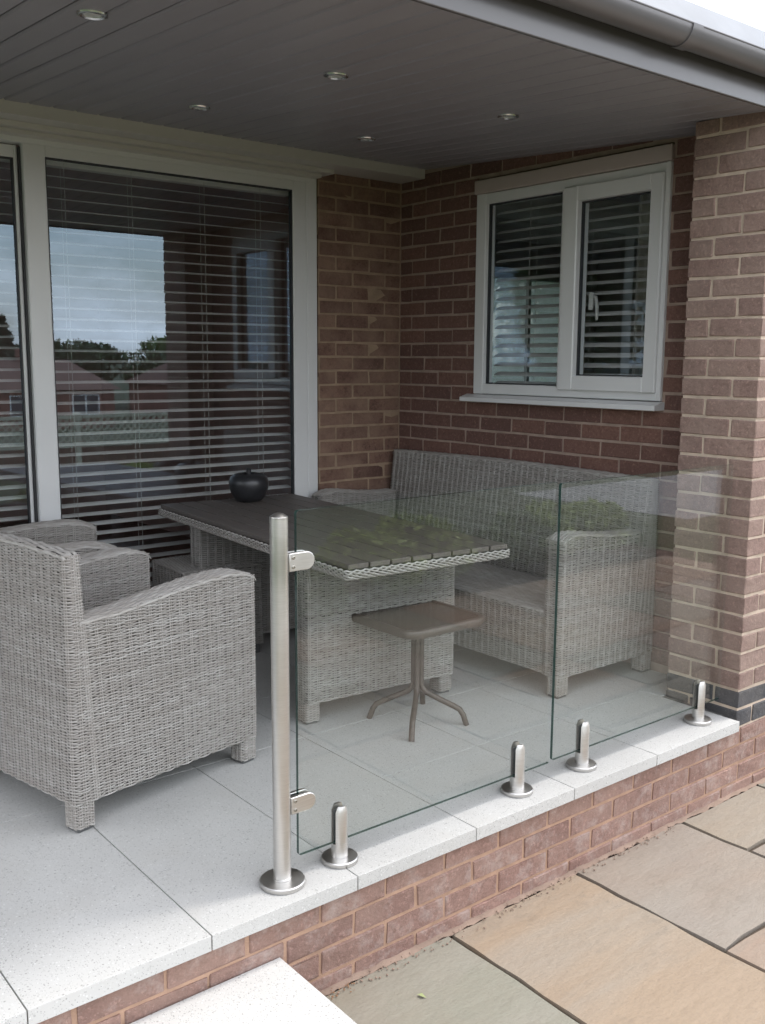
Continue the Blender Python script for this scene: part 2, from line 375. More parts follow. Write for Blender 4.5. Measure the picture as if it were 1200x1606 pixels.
# plinth under the terrace
plh = empty('brick_plinth', (0, YP, 0), 0, 'low weathered brick plinth wall carrying the pale terrace edge', 'wall')
A0 = .3409
for k in range(-5, -1):
    a, b_ = zr(k)
    if k == -2: b_ = min(b_, -.0425)
    off = A0 + (HB if k % 2 else 0.)
    x = off - 7 * BL
    while x < 3.1:
        if x > -1.2: brick(plh, x + J / 2, x + BL - J / 2, 0, .1025, a, b_, M['brick_low'])
        x += BL
b = MB(); b.box(-1.2, 3.1, .0055, .098, -.36, -.045); b.obj('mortar', M['mortar_low'], plh)

# window wall
WY0, WY1, WZ0, WZ1 = .619, 1.770, 1.185, 2.262
ww = empty('window_wall', (XW, 0, 0), 0, 'shade-darkened red brick side wall of the porch with the white window', 'wall')
def wall_run(parent, axis, s0, s1, k, phase, mat, holes, face, dep, dirn, zmax):
    """one course of stretchers along axis between s0 and s1, cut at holes"""
    a, b_ = zr(k); b_ = min(b_, zmax)
    if b_ - a < .012: return
    segs = [(s0, s1)]
    for (h0, h1, hz0, hz1) in holes:
        if b_ > hz0 + .03 and a < hz1 - .03:
            segs = [q for (p0, p1) in segs for q in ((p0, min(p1, h0)), (max(p0, h1), p1)) if q[1] - q[0] > .02]
    for (p0, p1) in segs:
        x = phase
        while x > p0: x -= BL
        while x < p1:
            q0, q1 = max(x + J / 2, p0 + .002), min(x + BL - J / 2, p1 - .002)
            if q1 - q0 > .022:
                if axis == 'y': brick(parent, 0, dep, q0, q1, a, b_, mat)
                else: brick(parent, q0, q1, 0, dep, a, b_, mat)
            x += BL
hole = [(WY0, WY1, WZ0 - .03, WZ1 + .02)]
for k in range(0, 32):
    zm = 2.36
    wall_run(ww, 'y', .10, YD, k, (2.283 if k % 2 == 0 else 2.175) - 20 * BL, M['brick_shaded'], hole, 0, .1025, 1, zm)
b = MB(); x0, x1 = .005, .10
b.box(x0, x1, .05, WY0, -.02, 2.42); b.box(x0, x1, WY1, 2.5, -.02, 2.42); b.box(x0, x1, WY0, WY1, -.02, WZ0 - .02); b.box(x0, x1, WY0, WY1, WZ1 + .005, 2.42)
b.obj('mortar', M['mortar_shaded'], ww)

# door wall (short brick return between door and corner)
DX0, DX1 = -1.6, 1.997
dw = empty('door_wall', (0, YD, 0), 0, 'short tan smeared brick wall between patio door and inner corner', 'wall')
for k in range(0, 32):
    wall_run(dw, 'x', DX1 + .003, XW, k, (2.229 if k % 2 == 1 else 2.117) - 10 * BL, M['brick_door'], [], 0, .1025, 1, 2.37)
b = MB(); b.box(DX1 + .006, XW + .1, .0035, .0985, -.02, 2.42); b.obj('mortar', M['mortar_door'], dw)

# ------------------------------------------------------------------ terrace floor of terrazzo slabs
ter = empty('terrace', (0, 0, 0)); ter['kind'] = 'structure'
SL = .4416
_sl = {}
def slab(parent, x0, x1, y0, y1, ztop, th, mat, c=.002, name='slab', color=None, jit=0., rough=0.):
    v, f = cbox(x1 - x0, y1 - y0, th, c)
    o = mesh_obj(name, v, f, mat, parent)
    o.location = ((x0 + x1) / 2, (y0 + y1) / 2, ztop - th / 2 + random.uniform(-jit, jit))
    if color: o.color = (*color, 1)
    return o
g = .0016
for i in range(-4, 5):
    x0, x1 = i * SL + g, (i + 1) * SL - g
    if i == 4: x1 = 2.290
    ys = [0, .9, 1.35, 1.8, 2.25, 2.40] if i < 2 else [0, .45, .9, 1.35, 1.8, 2.25, 2.40]
    for q in range(len(ys) - 1):
        x1_ = x1
        a, b_ = ys[q] + (g if q else 0), ys[q + 1] - g
        slab(ter, x0, x1_, a, b_, 0, .040, M['terrazzo'], .0008)
for y0, y1 in ((.362, .9), (.9, 1.35), (1.35, 1.8), (1.8, 2.25), (2.25, 2.38)):
    slab(ter, 2.2925, 2.557, y0 + g, y1 - g, 0, .04, M['terrazzo'], .0008)
b = MB(); b.box(-1.9, 2.55, .12, 2.45, -.30, -.041); b.obj('bedding', M['mortar_low'], ter)
b = MB(); b.box(-1.9, 2.55, .09, 2.45, -.0412, -.006); b.obj('grout', simple('dark_grout', (.10, .098, .092), .95), ter)

# step slab
st = empty('front_step', (0, 0, 0), 0, 'pale speckled stone step below the terrace edge, bottom left', 'step')
slab(st, -.95, .207, -.42, .024, -.152, .045, M['terrazzo'], .0012, 'tread')
b = MB(); b.box(-.95, .18, -.39, .022, -.34, -.1975); b.obj('riser', M['brick_low'], st)

# ------------------------------------------------------------------ garden ground and sandstone paving
def sheet(name, x0, x1, y0, y1, z, mat, kind='structure'):
    o = mesh_obj(name, [(x0, y0, z), (x1, y0, z), (x1, y1, z), (x0, y1, z)], [(0, 1, 2, 3)], mat); o['kind'] = kind; return o
gprof = [(300, -.345), (-8, -.345), (-20, -1.0), (-45, -2.7), (-62, -2.9), (-75, -2.6), (-120, -1.5), (-500, -1.0)]
go = mesh_obj('ground', [(x, y, z) for y, z in gprof for x in (-400, 400)], [(2 * i, 2 * i + 2, 2 * i + 3, 2 * i + 1) for i in range(len(gprof) - 1)], M['lawn']); go['kind'] = 'structure'
pav = empty('patio_paving', (.016, .014, -.014)); pav['kind'] = 'structure'
b = MB(); b.box(-2.5, 6.2, -2.9, .03, -.34, -.318); b.obj('bedding', M['joint'], pav)
cols = [(.205, .20, .16), (.275, .21, .148), (.235, .20, .168), (.26, .222, .175), (.225, .19, .16), (.26, .188, .14)]
gp = .0075
def stone(x0, x1, y0, y1, col):
    nx, ny = max(2, int((x1 - x0) / .09)), max(2, int((y1 - y0) / .09)); v = []; f = []
    def e(): return random.uniform(-.005, .004)
    top = []
    for j in range(ny + 1):
        for i in range(nx + 1):
            x = x0 + gp + (x1 - x0 - 2 * gp) * i / nx; y = y0 + gp + (y1 - y0 - 2 * gp) * j / ny; edge = i in (0, nx) or j in (0, ny)
            v.append((x + (e() if edge else 0), y + (e() if edge else 0), -.300 + random.uniform(-.0012, .0012) - (.003 if edge else 0)))
    for j in range(ny):
        for i in range(nx):
            a = j * (nx + 1) + i; f.append((a, a + 1, a + nx + 2, a + nx + 1))
    loop = list(range(nx + 1)) + [j * (nx + 1) + nx for j in range(1, ny + 1)] + [ny * (nx + 1) + i for i in range(nx - 1, -1, -1)] + [j * (nx + 1) for j in range(ny - 1, 0, -1)]
    bs = len(v); v += [(v[q][0], v[q][1], -.317) for q in loop]
    for t in range(len(loop)): u = (t + 1) % len(loop); f.append((loop[t], bs + t, bs + u, loop[u]))
    cx, cy_ = (x0 + x1) / 2, (y0 + y1) / 2
    o = mesh_obj('paving_stone', [(p[0] - cx, p[1] - cy_, p[2]) for p in v], f, M['sandstone'], pav, True, (cx, cy_, 0)); o.color = (*col, 1)
    edge_split(o.data, 50)
yf = .008
for x0, x1, y0, y1, c in [(.215, .785, -.90, yf, cols[0]), (.785, 1.354, -1.17, yf, cols[1]), (1.354, 1.945, -.548, yf, cols[2]), (1.945, 2.46, -.268, yf, cols[3]),
                          (1.354, 1.945, -1.17, -.548, cols[5]), (1.945, 2.46, -.85, -.268, cols[2]), (2.46, 3.05, -.60, yf, cols[0]), (.215, .785, -1.5, -.90, cols[3])]:
    stone(x0, x1, y0, y1, c)
for (X0, X1, Y0, Y1) in [(1.945, 6.2, -1.45, -.85), (2.46, 6.2, -.85, -.6), (3.05, 6.2, -.6, yf), (-2.4, .215, -1.5, -.43), (-2.4, .785, -2.9, -1.5), (.785, 1.945, -2.9, -1.17), (1.945, 6.2, -2.9, -1.45)]:
    nx, ny = max(1, round((X1 - X0) / .6)), max(1, round((Y1 - Y0) / .6))
    for i in range(nx):
        for j in range(ny):
            stone(X0 + (X1 - X0) * i / nx, X0 + (X1 - X0) * (i + 1) / nx, Y0 + (Y1 - Y0) * j / ny, Y0 + (Y1 - Y0) * (j + 1) / ny, random.choice(cols))
# mortar fillet along the foot of the plinth
n = 120; v = []; f = []
for i in range(n + 1):
    x = .2 + 2.9 * i / n; w = .024 + random.uniform(-.006, .006); h = .004 + random.uniform(-.002, .003)
    for (yy, zz) in ((YP + .006, -.300 + h + .006), (YP - .010, -.300 + h), (YP - w, -.2975), (YP - w - .006, -.3025)): v.append((x, yy + random.uniform(-.002, .002), zz + random.uniform(-.0015, .0015)))
for i in range(n):
    for q in range(3): f.append((i * 4 + q, i * 4 + q + 1, i * 4 + q + 5, i * 4 + q + 4))
fo = mesh_obj('mortar_fillet', v, f, M['fillet'], pav, True)
# grit and a leaf along the joint
def grit(name, n, fx, mat, s0, s1):
    mb = MB()
    for _ in range(n):
        x, y, z = fx(); s = random.uniform(s0, s1); vv, ff = cbox(s, s * random.uniform(.5, 1.), s * .6, s * .2); a = random.random() * 6
        mb.add([(x + p[0] * math.cos(a) - p[1] * math.sin(a), y + p[0] * math.sin(a) + p[1] * math.cos(a), z + p[2]) for p in vv], ff)
    o = mb.obj(name, mat, pav); o['kind'] = 'stuff'
grit('grit', 260, lambda: (random.uniform(.22, 1.9), -.008 + random.gauss(0, .013), -.298), M['fillet'], .002, .007)
grit('crumbs', 55, lambda: (random.uniform(.24, .42), -.015 + random.gauss(0, .010), -.297), simple('rust_crumbs', (.22, .12, .065), .9), .002, .006)
lf = mesh_obj('fallen_leaf', [(0, 0, 0), (.011, .007, .004), (.026, .004, .002), (.018, -.008, .003)], [(0, 3, 2, 1)], M['dry_leaf'], None); lf.location = (.545, -.165, -.3105); lf.rotation_euler[2] = 1.9
tag(lf, 'tiny pale green leaf lying on the greenish paving stone', 'leaf')

# ------------------------------------------------------------------ roof, soffit, fascia, gutter
RX0, RX1 = -2.6, 3.4
rf = empty('porch_roof', (0, 0, 0), 0, 'flat porch roof with dark grey boarded ceiling and anthracite fascia', 'roof')
BW = .098; x = RX0; n = 0
ang = math.atan(.0577)
bl_me = None
while x < XW + .02:
    if bl_me is None:
        yy0, yy1 = .022, 2.40
        w = BW - .0055
        pf = [(-w / 2, .005), (-w / 2 + .006, 0), (w / 2 - .006, 0), (w / 2, .005), (w / 2, .009), (-w / 2, .009)]
        v = [(px, yy0, ceil_z(yy0) + pz) for px, pz in pf] + [(px, yy1, ceil_z(yy1) + pz) for px, pz in pf]
        nn = len(pf); ff = [tuple(range(nn)), tuple(range(nn, 2 * nn))[::-1]] + [(i, nn + i, nn + (i + 1) % nn, (i + 1) % nn) for i in range(nn)]
        bl_me = bpy.data.meshes.new('ceiling_board'); bl_me.from_pydata(v, [], ff); bl_me.materials.append(M['soffit']); bl_me.update()
    o = bpy.data.objects.new('ceiling_board', bl_me); link(o, rf); o.location = (x + BW / 2, 0, random.uniform(-.0004, .0004)); x += BW
v = [(RX0, .05, ceil_z(.05) + .0095), (RX1, .05, ceil_z(.05) + .0095), (RX1, 2.5, ceil_z(2.5) + .0095), (RX0, 2.5, ceil_z(2.5) + .0095)]
top = [(p[0], p[1], 2.47) for p in v]
mesh_obj('deck', v + top, [(0, 3, 2, 1), (4, 5, 6, 7), (0, 1, 5, 4), (1, 2, 6, 5), (2, 3, 7, 6), (3, 0, 4, 7)], M['soffit_gap'], rf)
b = MB(); b.box(RX0, RX1, .008, .0215, 2.238, 2.42, .002); b.obj('fascia', M['fascia'], rf)
# roof sheet with low upstand
prof = [(-.03, 2.392), (-.03, 2.40), (.05, 2.500), (.12, 2.515), (6.5, 2.56), (6.5, 2.53), (.12, 2.475), (.05, 2.455)]
b = MB(); b.prism(prof, 'x', RX0, 7.0); b.obj('roof_sheet', M['roof'], rf)
# half round gutter, hung under the roof edge
GR, GY, GZ = .052, -.046, 2.362
gt = empty('gutter', (0, GY, GZ), 0, 'dark grey half round gutter along the porch eaves, top right', 'gutter')
def arc(r, a0, a1, n): return [(r * math.cos(a0 + (a1 - a0) * i / n), r * math.sin(a0 + (a1 - a0) * i / n)) for i in range(n + 1)]
def gut(name, r, t, x0, x1):
    po = arc(r, math.pi, 2 * math.pi, 20); pi_ = arc(r - t, 2 * math.pi, math.pi, 20)
    b = MB(); b.prism(po + pi_, 'x', x0, x1); o = b.obj(name, M['gutter'], gt, True); return o
gut('channel', GR, .003, RX0, RX1); gut('union_clip', GR + .004, .0065, 1.615, 1.665); gut('union_clip', GR + .004, .0065, -.9, -.85)
b = MB(); b.tube([(RX0, -GR + .002, .001), (RX1, -GR + .002, .001)], .0042, 10); b.obj('front_bead', M['gutter'], gt, True)

# downlights
for (x, y), lab in zip([(.117, .771), (.976, .824), (.933, 1.671), (1.775, 1.684), (1.81, .845)],
        ['small round chrome downlight in the ceiling, leftmost and nearest of five', 'small round downlight in mid ceiling between the leftmost light and the fascia',
         'small round downlight in the ceiling just above the patio door head', 'small round downlight near the inner brick corner, farthest back of five', 'small round downlight in the ceiling nearest the side window']):
    e = empty('downlight', (x, y, ceil_z(y) - .0005), 0, lab, 'ceiling light', 'recessed ceiling lights'); e.rotation_euler[0] = ang
    b = MB(); b.lathe([(.030, .004), (.030, -.002), (.034, -.0062), (.041, -.004), (.0425, .0)], n=28); b.obj('bezel', M['chrome'], e, True)
    b = MB(); b.lathe([(.0295, .003), (.0295, .0005), (.018, -.0015), (.001, -.002)], n=24); b.obj('lens', M['lamp_glass'], e, True)

# ------------------------------------------------------------------ rooms behind the glass (plain shells)
def shell(name, x0, x1, y0, y1, z0, z1, open_face, mat):
    v = [(a, b, c) for a in (x0, x1) for b in (y0, y1) for c in (z0, z1)]
    fs = {'x0': (0, 1, 3, 2), 'x1': (4, 6, 7, 5), 'y0': (0, 4, 5, 1), 'y1': (2, 3, 7, 6), 'z0': (0, 2, 6, 4), 'z1': (1, 5, 7, 3)}
    o = mesh_obj(name, v, [q for k, q in fs.items() if k != open_face], mat); o['kind'] = 'structure'; return o
shell('lounge_walls', RX0, 2.50, 2.485, 6.4, -.02, 2.45, 'y0', M['room'])
BX1, BY1 = 7.0, 4.6
v = [(2.662, .15, -.02), (BX1, .15, -.02), (BX1, BY1, -.02), (2.662, BY1, -.02), (2.662, .15, 2.45), (BX1, .15, 2.45), (BX1, BY1, 2.45), (2.662, BY1, 2.45)]
w0, w1, wz0, wz1 = 5.42, 6.55, 1.02, 2.16
v += [(w0, BY1, -.02), (w0, BY1, 2.45), (w1, BY1, -.02), (w1, BY1, 2.45), (w0, BY1, wz0), (w1, BY1, wz0), (w0, BY1, wz1), (w1, BY1, wz1)]
o = mesh_obj('bedroom_walls', v, [(0, 1, 2, 3), (4, 7, 6, 5), (0, 4, 5, 1), (1, 5, 6, 2), (3, 8, 9, 7), (10, 2, 6, 11), (8, 10, 13, 12), (14, 15, 11, 9)], M['bedroom']); o['kind'] = 'structure'
bw = empty('added_bedroom_window', (5.985, BY1, 1.02), 0, 'added window on the far side of the bedroom, pale stand-in for the left side pane reflection', 'window')  # added window: lights the bedroom and stands in for a pane reflection
b = MB()
for (a0, a1, c0, c1) in ((-.565, .565, 0, .05), (-.565, .565, 1.09, 1.14), (-.565, -.51, .05, 1.09), (.51, .565, .05, 1.09), (-.02, .02, .05, 1.09)): b.box(a0, a1, -.03, .03, c0, c1)
b.obj('frame', M['upvc'], bw)
mesh_obj('glazing', [(-.51, 0, .05), (.51, 0, .05), (.51, 0, 1.09), (-.51, 0, 1.09)], [(0, 1, 2, 3)], M['reflection_pane'], bw)
b = MB(); b.box(RX0, 2.5, 2.5, 6.39, -.019, -.004); o = b.obj('lounge_floor', M['room_floor']); o['kind'] = 'structure'

# ------------------------------------------------------------------ patio door
pd = empty('patio_door', (0, YD, 0), 0, 'white sliding patio door with two tall panes, left side of porch', 'door')
fy0, fy1 = .004, .075
GT = 2.216
b = MB(); b.box(1.935, DX1, fy0, fy1, 0, 2.328, .003); b.box(-1.6, 1.935, fy0 - .001, fy1, 2.262, 2.328, .003); b.box(-1.6, 1.935, fy0 - .006, fy1, 0, .045, .003); b.box(-1.6, -1.53, fy0, fy1, .045, 2.262, .003)
b.obj('outer_frame', M['upvc'], pd)
def leaf(x0, x1, z0, z1, y0, y1, sl, sr, st_, sb, tag_):
    e = MB()
    e.box(x0, x0 + sl, y0, y1, z0, z1, .004); e.box(x1 - sr, x1, y0, y1, z0, z1, .004)
    e.box(x0 + sl - .001, x1 - sr + .001, y0 + .0015, y1 - .0015, z1 - st_, z1 - .0005, .003); e.box(x0 + sl - .001, x1 - sr + .001, y0 + .0015, y1 - .0015, z0 + .0005, z0 + sb, .003)
    o = e.obj('sash', M['upvc'], pd)
    s = MB(); a, c, d, h = x0 + sl, x1 - sr, z0 + sb, z1 - st_; w = .006
    ym = (y0 + y1) / 2
    s.box(a - .001, a + w, ym - .012, ym + .012, d, h); s.box(c - w, c + .001, ym - .012, ym + .012, d, h); s.box(a + w, c - w, ym - .012, ym + .012, h - w, h + .001); s.box(a + w, c - w, ym - .012, ym + .012, d - .001, d + w)
    s.obj('seal', M['seal'], o)
    p = mesh_obj('pane', [(a, ym, d), (c, ym, d), (c, ym, h), (a, ym, h)], [(0, 1, 2, 3)], M['pane'], o)
leaf(.482, 1.936, .045, 2.264, .006, .046, .097, .086, .046, .09, 'front')
leaf(-1.53, .475, .045, 2.258, .050, .085, .09, .016, .052, .09, 'rear')
b = MB(); b.box(.475, .4815, .03, .084, .05, 2.25); b.obj('interlock', M['seal'], pd)
# stepped head trim
hd = empty('door_head_trim', (0, YD, 0), 0, 'cream stepped cover trim running above the patio door to the corner', 'trim')
b = MB(); b.prism([(-.205, 2.3235), (-.205, 2.395), (-.005, 2.395), (-.005, 2.3235)], 'x', -2.2, 2.556); b.obj('top_band', M['trim'], hd)
b = MB(); b.prism([(-.10, 2.302), (-.10, 2.3225), (-.002, 2.3225), (-.002, 2.302)], 'x', -2.2, 2.035); b.obj('middle_band', M['trim'], hd)
b = MB(); b.prism([(-.055, 2.284), (-.055, 2.301), (.003, 2.301), (.003, 2.284)], 'x', -2.2, 1.985); b.obj('lower_band', M['trim'], hd)

# blinds: every slat is a part
def blind(label, axis, p0, p1, depth, z0, z1, pitch=.0478, tilt=.23, cords=()):
    e = empty('venetian_blind', (0, 0, 0), 0, label, 'blind', 'venetian blinds behind the panes'); L = p1 - p0
    n = 6; wd = .050; v = []; f = []
    for i in range(n + 1):
        t = (i / n - .5); q = t * wd; zc = .0035 * (1 - 4 * t * t)
        for s_ in (-L / 2, L / 2): v.append((s_, q, zc))
    for i in range(n): f.append((2 * i, 2 * i + 1, 2 * i + 3, 2 * i + 2))
    me = bpy.data.meshes.new('slat'); me.from_pydata(v, [], f); me.materials.append(M['blind']); me.polygons.foreach_set('use_smooth', [True] * n); me.update()
    z = z0
    while z < z1:
        o = bpy.data.objects.new('slat', me); link(o, e)
        if axis == 'x': o.location = ((p0 + p1) / 2, depth, z); o.rotation_euler = (tilt + random.uniform(-.03, .03), 0, 0)
        else: o.location = (depth, (p0 + p1) / 2, z); o.rotation_euler = (tilt + random.uniform(-.03, .03), 0, -math.pi / 2)
        z += pitch
    for c in cords:
        for dd in (-.027, .027):
            mb = MB()
            if axis == 'x': mb.tube([(c + (.004 if dd > 0 else 0), depth + dd, z0 - .02), (c + (.004 if dd > 0 else 0), depth + dd, z1 + .02)], .0011, 5)
            else: mb.tube([(depth + dd, c, z0 - .02), (depth + dd, c, z1 + .02)], .0011, 5)
            mb.obj('ladder_cord', M['cord'], e)
    mb = MB()
    if axis == 'x': mb.box(p0, p1, depth - .026, depth + .026, z1 + .005, z1 + .05, .002)
    else: mb.box(depth - .026, depth + .026, p0, p1, z1 + .005, z1 + .05, .002)
    mb.obj('head_rail', M['blind'], e)
blind('wide pale venetian blind behind the right patio door pane', 'x', .56, 1.90, YD + .14, .06, 2.20, cords=(.70, 1.02, 1.40, 1.72))
blind('pale venetian blind behind the left patio door pane, cut off at picture edge', 'x', -1.45, .54, YD + .155, .07, 2.20, cords=(-.9, -.3, .2))

# ------------------------------------------------------------------ side window
sw = empty('side_window', (XW, 0, 0), 0, 'white two pane casement window in the shade-darkened brick side wall', 'window')
fx0, fx1 = -.012, .058
b = MB(); b.box(fx0, fx1, WY1 - .068, WY1, WZ0 + .01, 2.190, .003); b.box(fx0, fx1, WY0, WY0 + .024, WZ0 + .01, 2.190, .003)
b.box(fx0 + .001, fx1, WY0 + .023, WY1 - .067, 2.140, 2.189, .003); b.box(fx0 + .001, fx1, WY0 + .023, WY1 - .067, WZ0 + .011, 1.247, .003); b.box(fx0 + .001, fx1, 1.178, 1.206, 1.246, 2.141, .002)
b.obj('outer_frame', M['upvc'], sw)
b = MB(); b.box(fx0 - .018, fx1, .640, .705, 1.230, 2.150, .005); b.box(fx0 - .018, fx1, 1.098, 1.184, 1.230, 2.150, .005); b.box(fx0 - .017, fx1 - .001, .704, 1.099, 2.082, 2.149, .004); b.box(fx0 - .017, fx1 - .001, .704, 1.099, 1.231, 1.298, .004)
sash = b.obj('sash', M['upvc'], sw)
def xpane(name, y0, y1, z0, z1, xx, par):
    mesh_obj(name, [(xx, y0, z0), (xx, y1, z0), (xx, y1, z1), (xx, y0, z1)], [(0, 3, 2, 1)], M['pane'], par)
    s = MB(); w = .006; s.box(xx - .01, xx + .008, y0 - .001, y0 + w, z0, z1); s.box(xx - .01, xx + .008, y1 - w, y1 + .001, z0, z1); s.box(xx - .01, xx + .008, y0 + w, y1 - w, z1 - w, z1 + .001); s.box(xx - .01, xx + .008, y0 + w, y1 - w, z0 - .001, z0 + w)
    s.obj('seal', M['seal'], par)
xpane('pane', 1.206, 1.702, 1.247, 2.140, .022, sw); xpane('pane', .705, 1.098, 1.298, 2.082, .012, sash)
hb = MB(); hb.box(.060, .072, 1.066, 1.090, 1.60, 1.68, .003); hb.tube([(.075, 1.078, 1.665), (.098, 1.078, 1.66), (.104, 1.074, 1.62), (.102, 1.070, 1.555)], [.009, .009, .010, .006], 10); hb.obj('handle', M['upvc'], sw, True)
b = MB(); b.prism([(-.065, 1.157), (-.065, 1.177), (-.012, 1.192), (.05, 1.192), (.05, 1.157)], 'y', .606, 1.815)
b.v = [(p[0], p[1], p[2]) for p in b.v]; o = b.obj('sill', M['upvc'], sw)
b = MB(); b.box(-.020, .05, WY0 - .006, WY1 + .012, 2.1915, 2.258, .004); b.obj('head_trim', M['brown_trim'], sw)
blind('pale venetian blind behind the side window', 'y', .65, 1.74, XW + .125, 1.25, 2.15, tilt=.42, cords=(.85, 1.15, 1.5))
# curtain edge inside the bedroom
v = []; f = []; nn = 40
for i in range(nn + 1):
    t = i / nn
    for z in (.1, 2.3): v.append((XW + .26 + .03 * math.sin(t * 26), .80 + .16 * t, z))
for i in range(nn): f.append((2 * i, 2 * i + 2, 2 * i + 3, 2 * i + 1))
o = mesh_obj('curtain', v, f, M['curtain'], None, True); tag(o, 'pale curtain hanging behind the right side window pane', 'curtain')

# ------------------------------------------------------------------ wicker
class Weave:
    """collects strands (rows of rib meshes) in numpy arrays"""
    def __init__(s): s.V = []; s.F = []; s.n = 0
    def strands(s, P, N, U, h, hw=.0034, th=.0026, mask=None, closed=False):
        """P (rows,n,3) centre line, N normal, U across vector, h offset along normal (rows,n); mask (rows,n-1|n) keeps segments"""
        r, n = P.shape[:2]
        prof = ((-1, -.35), (-.55, .75), (.0, 1.), (.55, .75), (1, -.35))
        pts = np.stack([P + N * (h + b * th)[..., None] + U * (a * hw) for a, b in prof], 2)   # r,n,5,3
        k = len(prof)
        idx = np.arange(r * n * k).reshape(r, n, k) + s.n
        nx = np.roll(idx, -1, 1) if closed else idx[:, 1:]
        cu = idx if closed else idx[:, :-1]
        if mask is None: mask = np.ones(cu.shape[:2], bool)
        a = cu[mask]; b = nx[mask]
        q = np.concatenate([np.stack([a[:, j], b[:, j], b[:, j + 1], a[:, j + 1]], 1) for j in range(k - 1)], 0)
        s.V.append(pts.reshape(-1, 3)); s.F.append(q); s.n += r * n * k
    def obj(s, parent, mat=None):
        V = np.concatenate(s.V); F = np.concatenate(s.F)
        used = np.zeros(len(V), bool); used[F.ravel()] = True; remap = np.cumsum(used) - 1
        V = V[used]; F = remap[F]
        me = bpy.data.meshes.new('weave'); me.vertices.add(len(V)); me.vertices.foreach_set('co', V.astype(np.float32).ravel())
        me.loops.add(F.size); me.loops.foreach_set('vertex_index', F.astype(np.int32).ravel())
        me.polygons.add(len(F)); me.polygons.foreach_set('loop_start', np.arange(0, F.size, 4, dtype=np.int32)); me.polygons.foreach_set('loop_total', np.full(len(F), 4, np.int32))
        me.materials.append(mat or M['wicker']); me.update(calc_edges=True); me.validate()
        me.polygons.foreach_set('use_smooth', np.ones(len(F), bool))
        o = bpy.data.objects.new('weave', me); link(o, parent); o['kind'] = 'stuff'; return o
def rrect(x0, x1, y0, y1, r, ds):
    """rounded rectangle loop -> pts (n,2), normals (n,2); n even multiple of samples"""
    segs = []
    r = min(r, (x1 - x0) / 2 - .001, (y1 - y0) / 2 - .001)
    cs = [(x1 - r, y0 + r, -math.pi / 2), (x1 - r, y1 - r, 0), (x0 + r, y1 - r, math.pi / 2), (x0 + r, y0 + r, math.pi)]
    pts = []; 
    for cx, cy_, a0 in cs:
        for i in range(7):
            a = a0 + math.pi / 2 * i / 6; pts.append((cx + r * math.cos(a), cy_ + r * math.sin(a), math.cos(a), math.sin(a)))
    pts = np.array(pts + pts[:1]); d = np.r_[0, np.cumsum(np.hypot(*(pts[1:, :2] - pts[:-1, :2]).T))]
    return pts, d
SPS = 4          # samples per stake
